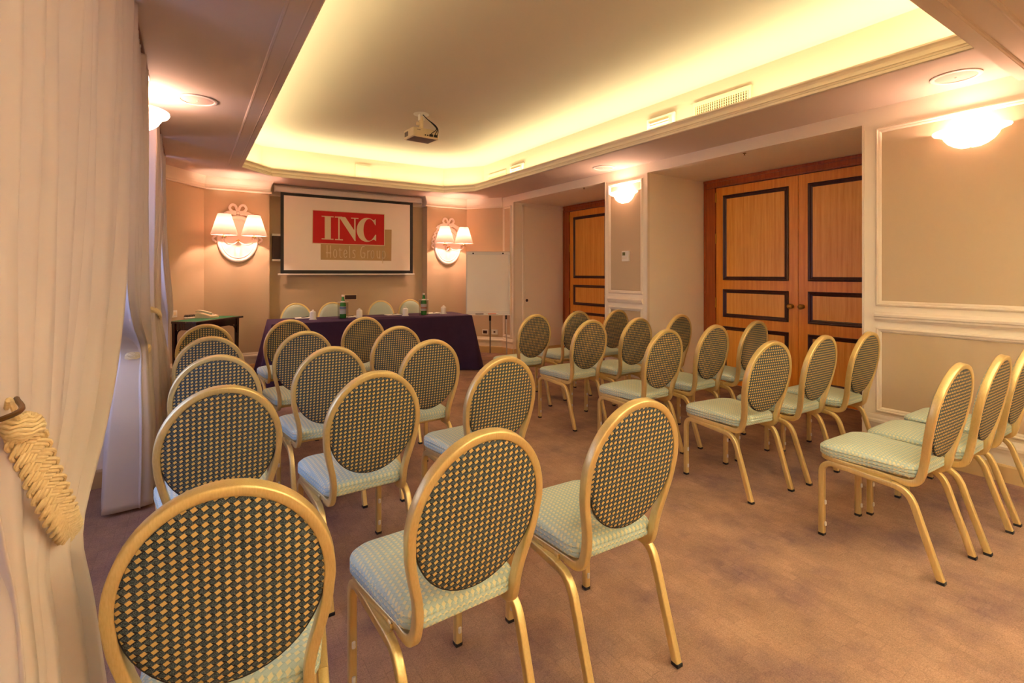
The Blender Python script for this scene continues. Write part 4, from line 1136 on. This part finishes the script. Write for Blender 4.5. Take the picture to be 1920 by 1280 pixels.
# projector
pp = onz(790, 214, ZC)
pr = thing('projector', 'white projector hanging from the raised ceiling with black cables', 'projector', (pp[0], pp[1], ZC), math.radians(4))
MB().lathe([(0.0, 0.0), (0.085, 0.0), (0.085, -0.006), (0.0, -0.007)], n=28).obj('ceiling_plate', M['white_plastic'], pr, True)
m = MB(); m.rbox(-0.028, -0.020, -0.025, 0.025, -0.07, -0.004, 0.002); m.rbox(0.020, 0.028, -0.025, 0.025, -0.07, -0.004, 0.002); m.obj('bracket', M['white_plastic'], pr)
MB().cyl((0, 0, -0.03), (0, 0, -0.165), 0.024, 18).obj('post', M['beige_plastic'], pr, True)
MB().cyl((-0.024, 0, -0.11), (-0.055, 0, -0.11), 0.018, 12).obj('clamp_screw', M['beige_plastic'], pr, True)
MB().cyl((0, 0, -0.160), (0, 0, -0.178), 0.030, 16).obj('swivel', M['black_plastic'], pr, True)
bd = MB().rbox(-0.155, 0.155, -0.12, 0.12, -0.285, -0.185, 0.014, 3).obj('body', M['beige_plastic'], pr, True)
MB().rbox(-0.135, 0.135, -0.10, 0.10, -0.288, -0.283, 0.003).obj('base_panel', M['grey_plastic'], bd)
for k in range(5): MB().box(-0.1575, -0.154, 0.01 + k * 0.018, 0.02 + k * 0.018, -0.262, -0.212).obj('vent_slot', M['grey_plastic'], bd)
for k in range(6): MB().rbox(-0.02 + k * 0.028, -0.004 + k * 0.028, -0.1235, -0.1195, -0.265, -0.252, 0.001, 1).obj('port', M['black_plastic'], bd)
MB().box(-0.11, -0.07, -0.1215, -0.1195, -0.215, -0.209).obj('badge', M['grey_plastic'], bd)
MB().cyl((0.07, 0.118, -0.232), (0.07, 0.140, -0.232), 0.034, 20).obj('lens', M['black_plastic'], bd, True)
for k, (ex, ez) in enumerate(((0.05, -0.258), (0.10, -0.25), (0.125, -0.258))):
    pth = smooth_path([(0.01, -0.02, -0.01), (0.05, -0.05, -0.06), (0.10 + 0.01 * k, -0.09, -0.12), (0.115 + 0.01 * k, -0.135, -0.18), (ex, -0.145, ez + 0.02), (ex, -0.124, ez)], 5)
    MB().tube(pth, circ(0.0045, 6)).obj('cable', M['black_plastic'], pr, True)
for ex in (0.05, 0.105): MB().rbox(ex - 0.018, ex + 0.018, -0.148, -0.122, -0.268, -0.245, 0.003, 1).obj('plug', M['black_plastic'], pr)

# thermostat
p = onx(1174.8, 480, XR)
th = thing('thermostat', 'small white thermostat on the pilaster below the sconce', 'thermostat', (XR, p[1], p[2]))
MB().rbox(-0.024, 0.0, -0.058, 0.058, -0.062, 0.062, 0.004).obj('case', M['white_plastic'], th)
t = NT('lcd_green', 0.3); t.col(t.mix(t.noise(t.coords(), 40.0), rgb(94, 100, 44), rgb(112, 118, 58))); M['lcd'] = t.m
MB().rbox(-0.0255, -0.023, 0.0, 0.044, 0.008, 0.046, 0.001, 1).obj('display', M['lcd'], th)
for k in range(3): MB().rbox(-0.0265, -0.023, 0.030 - k * 0.026, 0.044 - k * 0.026, -0.030, -0.018, 0.001, 1).obj('button', M['beige_plastic'], th)

# ================================================================== CURTAINS
def curtain(name, rows, nf, seed, label, per=14, nz=70):
    """rows: (z, ya, yb, xa, xb, fold depth); cloth hung in nf folds"""
    rnd = random.Random(seed)
    rows = sorted(rows, key=lambda r: -r[0]); A = np.array(rows, float)
    zs = np.linspace(A[0, 0], A[-1, 0], nz)
    # monotone-ish smooth interpolation
    def ip(k):
        v = np.interp(-zs, -A[:, 0], A[:, k]); 
        ker = np.array([1, 2, 3, 2, 1.0]); ker /= ker.sum(); pad = np.concatenate([[v[0]] * 2, v, [v[-1]] * 2])
        return np.convolve(pad, ker, 'valid')
    ya, yb, xa, xb, am = (ip(k) for k in range(1, 6))
    n = nf * per
    fa = [rnd.uniform(0.55, 1.2) for _ in range(nf + 2)]; fw = [rnd.uniform(0.75, 1.3) for _ in range(nf)]
    cum = np.concatenate([[0], np.cumsum(fw)]); cum /= cum[-1]
    P = []
    for i, z_ in enumerate(zs):
        row = []
        for j in range(n + 1):
            k = min(j // per, nf - 1); f = (j - k * per) / per
            s = cum[k] + (cum[k + 1] - cum[k]) * f
            a = 2 * PI * f
            amp = am[i] * (fa[k] * (1 - f) + fa[k + 1] * f)
            wv = math.cos(a) + 0.22 * math.cos(2 * a + 0.7 + k) 
            x = xa[i] + (xb[i] - xa[i]) * s + amp * wv + 0.006 * math.sin(3.1 * z_ + k * 1.7)
            y = ya[i] + (yb[i] - ya[i]) * s + 0.35 * am[i] * math.sin(a * 1.0 + 0.5 * math.sin(2.0 * z_ + k))
            row.append((x, y, z_))
        P.append(row)
    m = MB(); m.grid(P)
    o = m.obj(name, M['curtain'], None, True, 180)
    md = o.modifiers.new('thickness', 'SOLIDIFY'); md.thickness = 0.003
    return tag(o, label, 'curtain', 'cream tied-back curtains')
XCU = -0.225
XN = -0.262
curtain('curtain', [(2.585, .93, 2.72, XN, -.23, .036), (2.0, .93, 2.58, XN, -.23, .040), (1.5, .94, 2.38, XN, -.235, .042), (1.25, .95, 2.18, XN, -.23, .040), (1.05, .98, 1.85, XN, -.222, .038),
                    (.93, 1.02, 1.5, XN, -.215, .036), (.85, 1.05, 1.28, -.255, -.225, .034), (.7, 1.05, 1.33, -.25, -.21, .038), (.4, 1.03, 1.42, -.25, -.19, .043), (.02, 1.0, 1.48, -.25, -.185, .048)], 11, 3,
        'cream curtain nearest the viewer, tied back with a thick braid', per=16, nz=90)
XF = -0.250
curtain('curtain', [(2.585, 2.74, 3.96, XF, XF, .034), (1.8, 2.76, 3.95, XF, XF, .038), (1.5, 2.80, 3.95, -.26, -.26, .042), (1.25, 2.95, 3.94, -.28, -.268, .05), (1.08, 3.2, 3.93, -.288, -.275, .056), (.97, 3.52, 3.93, -.292, -.28, .06), (.90, 3.68, 3.93, -.290, -.286, .062), (.84, 3.68, 3.93, -.29, -.286, .060),
                    (.7, 3.58, 3.93, -.30, -.295, .075), (.5, 3.52, 3.93, -.305, -.30, .090), (.25, 3.50, 3.92, -.31, -.305, .098), (.02, 3.48, 3.92, -.315, -.305, .104)], 9, 8, 'cream curtain tied with a rope ring, second from the viewer', per=18)
curtain('curtain', [(2.585, 4.68, 5.6, XF, XF, .032), (1.7, 4.68, 5.5, XF, XF, .036), (1.25, 4.68, 5.2, -.268, -.25, .044), (1.05, 4.68, 4.92, -.275, -.25, .050), (.98, 4.68, 4.92, -.275, -.25, .050), (.7, 4.68, 5.05, -.27, -.22, .06), (.3, 4.68, 5.25, -.27, -.20, .065), (.04, 4.68, 5.32, -.27, -.19, .065)], 9, 5,
        'cream curtain beyond the hidden sconce, third from the viewer')
curtain('curtain', [(2.585, 5.62, 6.46, -.25, -.25, .032), (1.7, 5.72, 6.45, -.25, -.23, .038), (1.2, 5.92, 6.44, -.24, -.21, .05), (.95, 6.10, 6.42, -.23, -.20, .055), (.80, 6.22, 6.40, -.23, -.22, .045), (.74, 6.22, 6.40, -.23, -.22, .040), (.5, 6.2, 6.42, -.23, -.22, .045), (.16, 6.18, 6.43, -.23, -.22, .05)], 8, 11,
        'cream curtain beside the dark side table, farthest from the viewer')
def rail(y0, y1, label):
    r = thing('curtain_rail', label, 'curtain rail', (XCU, y0, 2.592), 0, 'dark curtain rails')
    MB().rbox(-0.012, 0.012, 0, y1 - y0, -0.006, 0.008, 0.002, 1).obj('track', M['window_wood'], r)
    k = 0
    while k * 0.14 < y1 - y0: MB().cyl((0, 0.02 + k * 0.14, -0.006), (0, 0.02 + k * 0.14, -0.02), 0.004, 8).obj('glider', M['white_plastic'], r); k += 1
rail(0.98, 4.0, 'dark curtain rail over the nearer window')
rail(4.64, 6.49, 'dark curtain rail over the farther window')

# braided tie-backs
def braid(mb, path, nrm, width, depth, pitch, cords=4, r=0.0042):
    """three-strand flat braid, every strand of several cords, along path with face normal nrm"""
    P = [np.array(p) for p in path]; L = [0.0]
    for i in range(1, len(P)): L.append(L[-1] + np.linalg.norm(P[i] - P[i - 1]))
    tot = L[-1]; n = max(24, int(tot / pitch * 16))
    def at(s):
        i = min(max(np.searchsorted(L, s) - 1, 0), len(P) - 2); f = (s - L[i]) / (L[i + 1] - L[i] + 1e-9)
        p_ = P[i] * (1 - f) + P[i + 1] * f; d = (P[min(i + 2, len(P) - 1)] - P[max(i - 1, 0)]); d = d / np.linalg.norm(d)
        nn = nrm(s / tot) if callable(nrm) else np.array(nrm, float)
        nn = nn - d * (nn @ d); nn = nn / np.linalg.norm(nn)
        return p_, d, np.cross(d, nn), nn
    for st_ in range(3):
        for c_ in range(cords):
            pts = []
            for k in range(n + 1):
                s = tot * k / n; p_, d, w_, nn = at(s); ph_ = 2 * PI * (s / pitch) + 2 * PI * st_ / 3
                e = (c_ - (cords - 1) / 2) * 2 * r * 0.97
                A_ = width / 2 - cords * r
                sl = A_ * 2 * PI / pitch * math.cos(ph_); hy = math.hypot(1.0, sl)
                q = p_ + w_ * (A_ * math.sin(ph_) + e / hy) - d * (e * sl / hy) + nn * depth * math.sin(2 * ph_)
                pts.append(tuple(q))
            mb.tube(pts, circ(r, 6))
    return mb
tb = thing('curtain_tieback', 'thick straw-coloured braided tieback on the nearest curtain', 'tieback', (XCU, 1.03, 1.14))
def loc(p): return (p[0] - XCU, p[1] - 1.03, p[2] - 1.14)
def bp(u, v, xx): return onx(u, v, xx)
front = [bp(42, 806, -.212), bp(62, 850, -.204), bp(84, 900, -.196), bp(105, 945, -.188), bp(122, 980, -.184), bp(136, 1002, -.190)]
back = [bp(136, 1004, -.205), bp(120, 990, -.26), bp(80, 930, -.31), bp(40, 860, -.32), bp(6, 815, -.27)]
fr_s = [np.array(loc(p)) for p in smooth_path(front, 5)]; bk_s = [np.array(loc(p)) for p in smooth_path(back, 5)]
view = lambda f: np.array([0.40, -0.86, 0.28])
braid(MB(), fr_s, view, 0.056, 0.0045, 0.062, 4, 0.0031).obj('braid', M['cord'], tb, True)
braid(MB(), bk_s, (1, 0, 0.2), 0.045, 0.005, 0.055, 3, 0.0032).obj('braid', M['cord'], tb, True)
kn = MB(); kc = loc(bp(42, 800, -.212))
for k in range(9):
    a = PI * (k + 0.5) / 9; rr = 0.021 * math.sin(a) + 0.003; zz = 0.018 * math.cos(a)
    kn.tube([(kc[0] + rr * math.cos(t_), kc[1] + rr * math.sin(t_), kc[2] + zz + 0.002 * math.sin(6 * t_ + k)) for t_ in [2 * PI * i / 20 for i in range(20)]], circ(0.0034, 6), ref=(0, 0, 1), closed=True)
kn.obj('woven_knot', M['cord'], tb, True)
h_end = bp(31, 747, -.214)
lp = smooth_path([loc(bp(42, 796, -.212)), loc(bp(30, 775, -.214)), loc(bp(19, 750, -.216)), loc(bp(14, 757, -.222)), loc(bp(8, 790, -.26))], 5)
MB().tube(lp, circ(0.0036, 6)).obj('hanging_loop', M['cord'], tb, True)
hk = thing('tieback_hook', 'brass tieback hook at the left edge beside the braid', 'hook', (XL, 0.86, h_end[2]))
p1 = np.array([h_end[0] - XL, h_end[1] - 0.86, 0])
MB().tube(smooth_path([(0.0, 0.0, 0.0), (0.05, 0.005, -0.004), (0.085, p1[1] * 0.5, -0.004), tuple(p1)], 5), circ(0.0036, 8)).obj('rod', M['bronze'], hk, True)
MB().cyl((0, 0, 0), (0.006, 0, 0), 0.02, 16).obj('rose', M['bronze'], hk, True)
def rope_ring(c, rx, ry, tilt_, label, x_turns=26):
    o = thing('curtain_tieback', label, 'tieback', c)
    m = MB()
    for s_ in range(6):
        pts = []
        for k in range(97):
            t_ = 2 * PI * k / 96; ph_ = t_ * x_turns / 2 + 2 * PI * s_ / 6
            rr = 1.0; dz = 0.018 * math.sin(ph_); dr = 0.007 * math.cos(ph_)
            pts.append(((rx + dr) * math.cos(t_), (ry + dr) * math.sin(t_), dz + tilt_ * math.sin(t_)))
        m.tube(pts[:-1], circ(0.0065, 6), ref=(0, 0, 1), closed=True)
    m.obj('rope', M['cord'], o, True)
    return o
rope_ring((-.289, 3.805, 0.875), 0.078, 0.138, 0.02, 'straw rope ring around the second curtain from the viewer')
rope_ring((-.262, 4.80, 1.01), 0.068, 0.138, -0.055, 'straw rope tieback slanting around the third curtain')
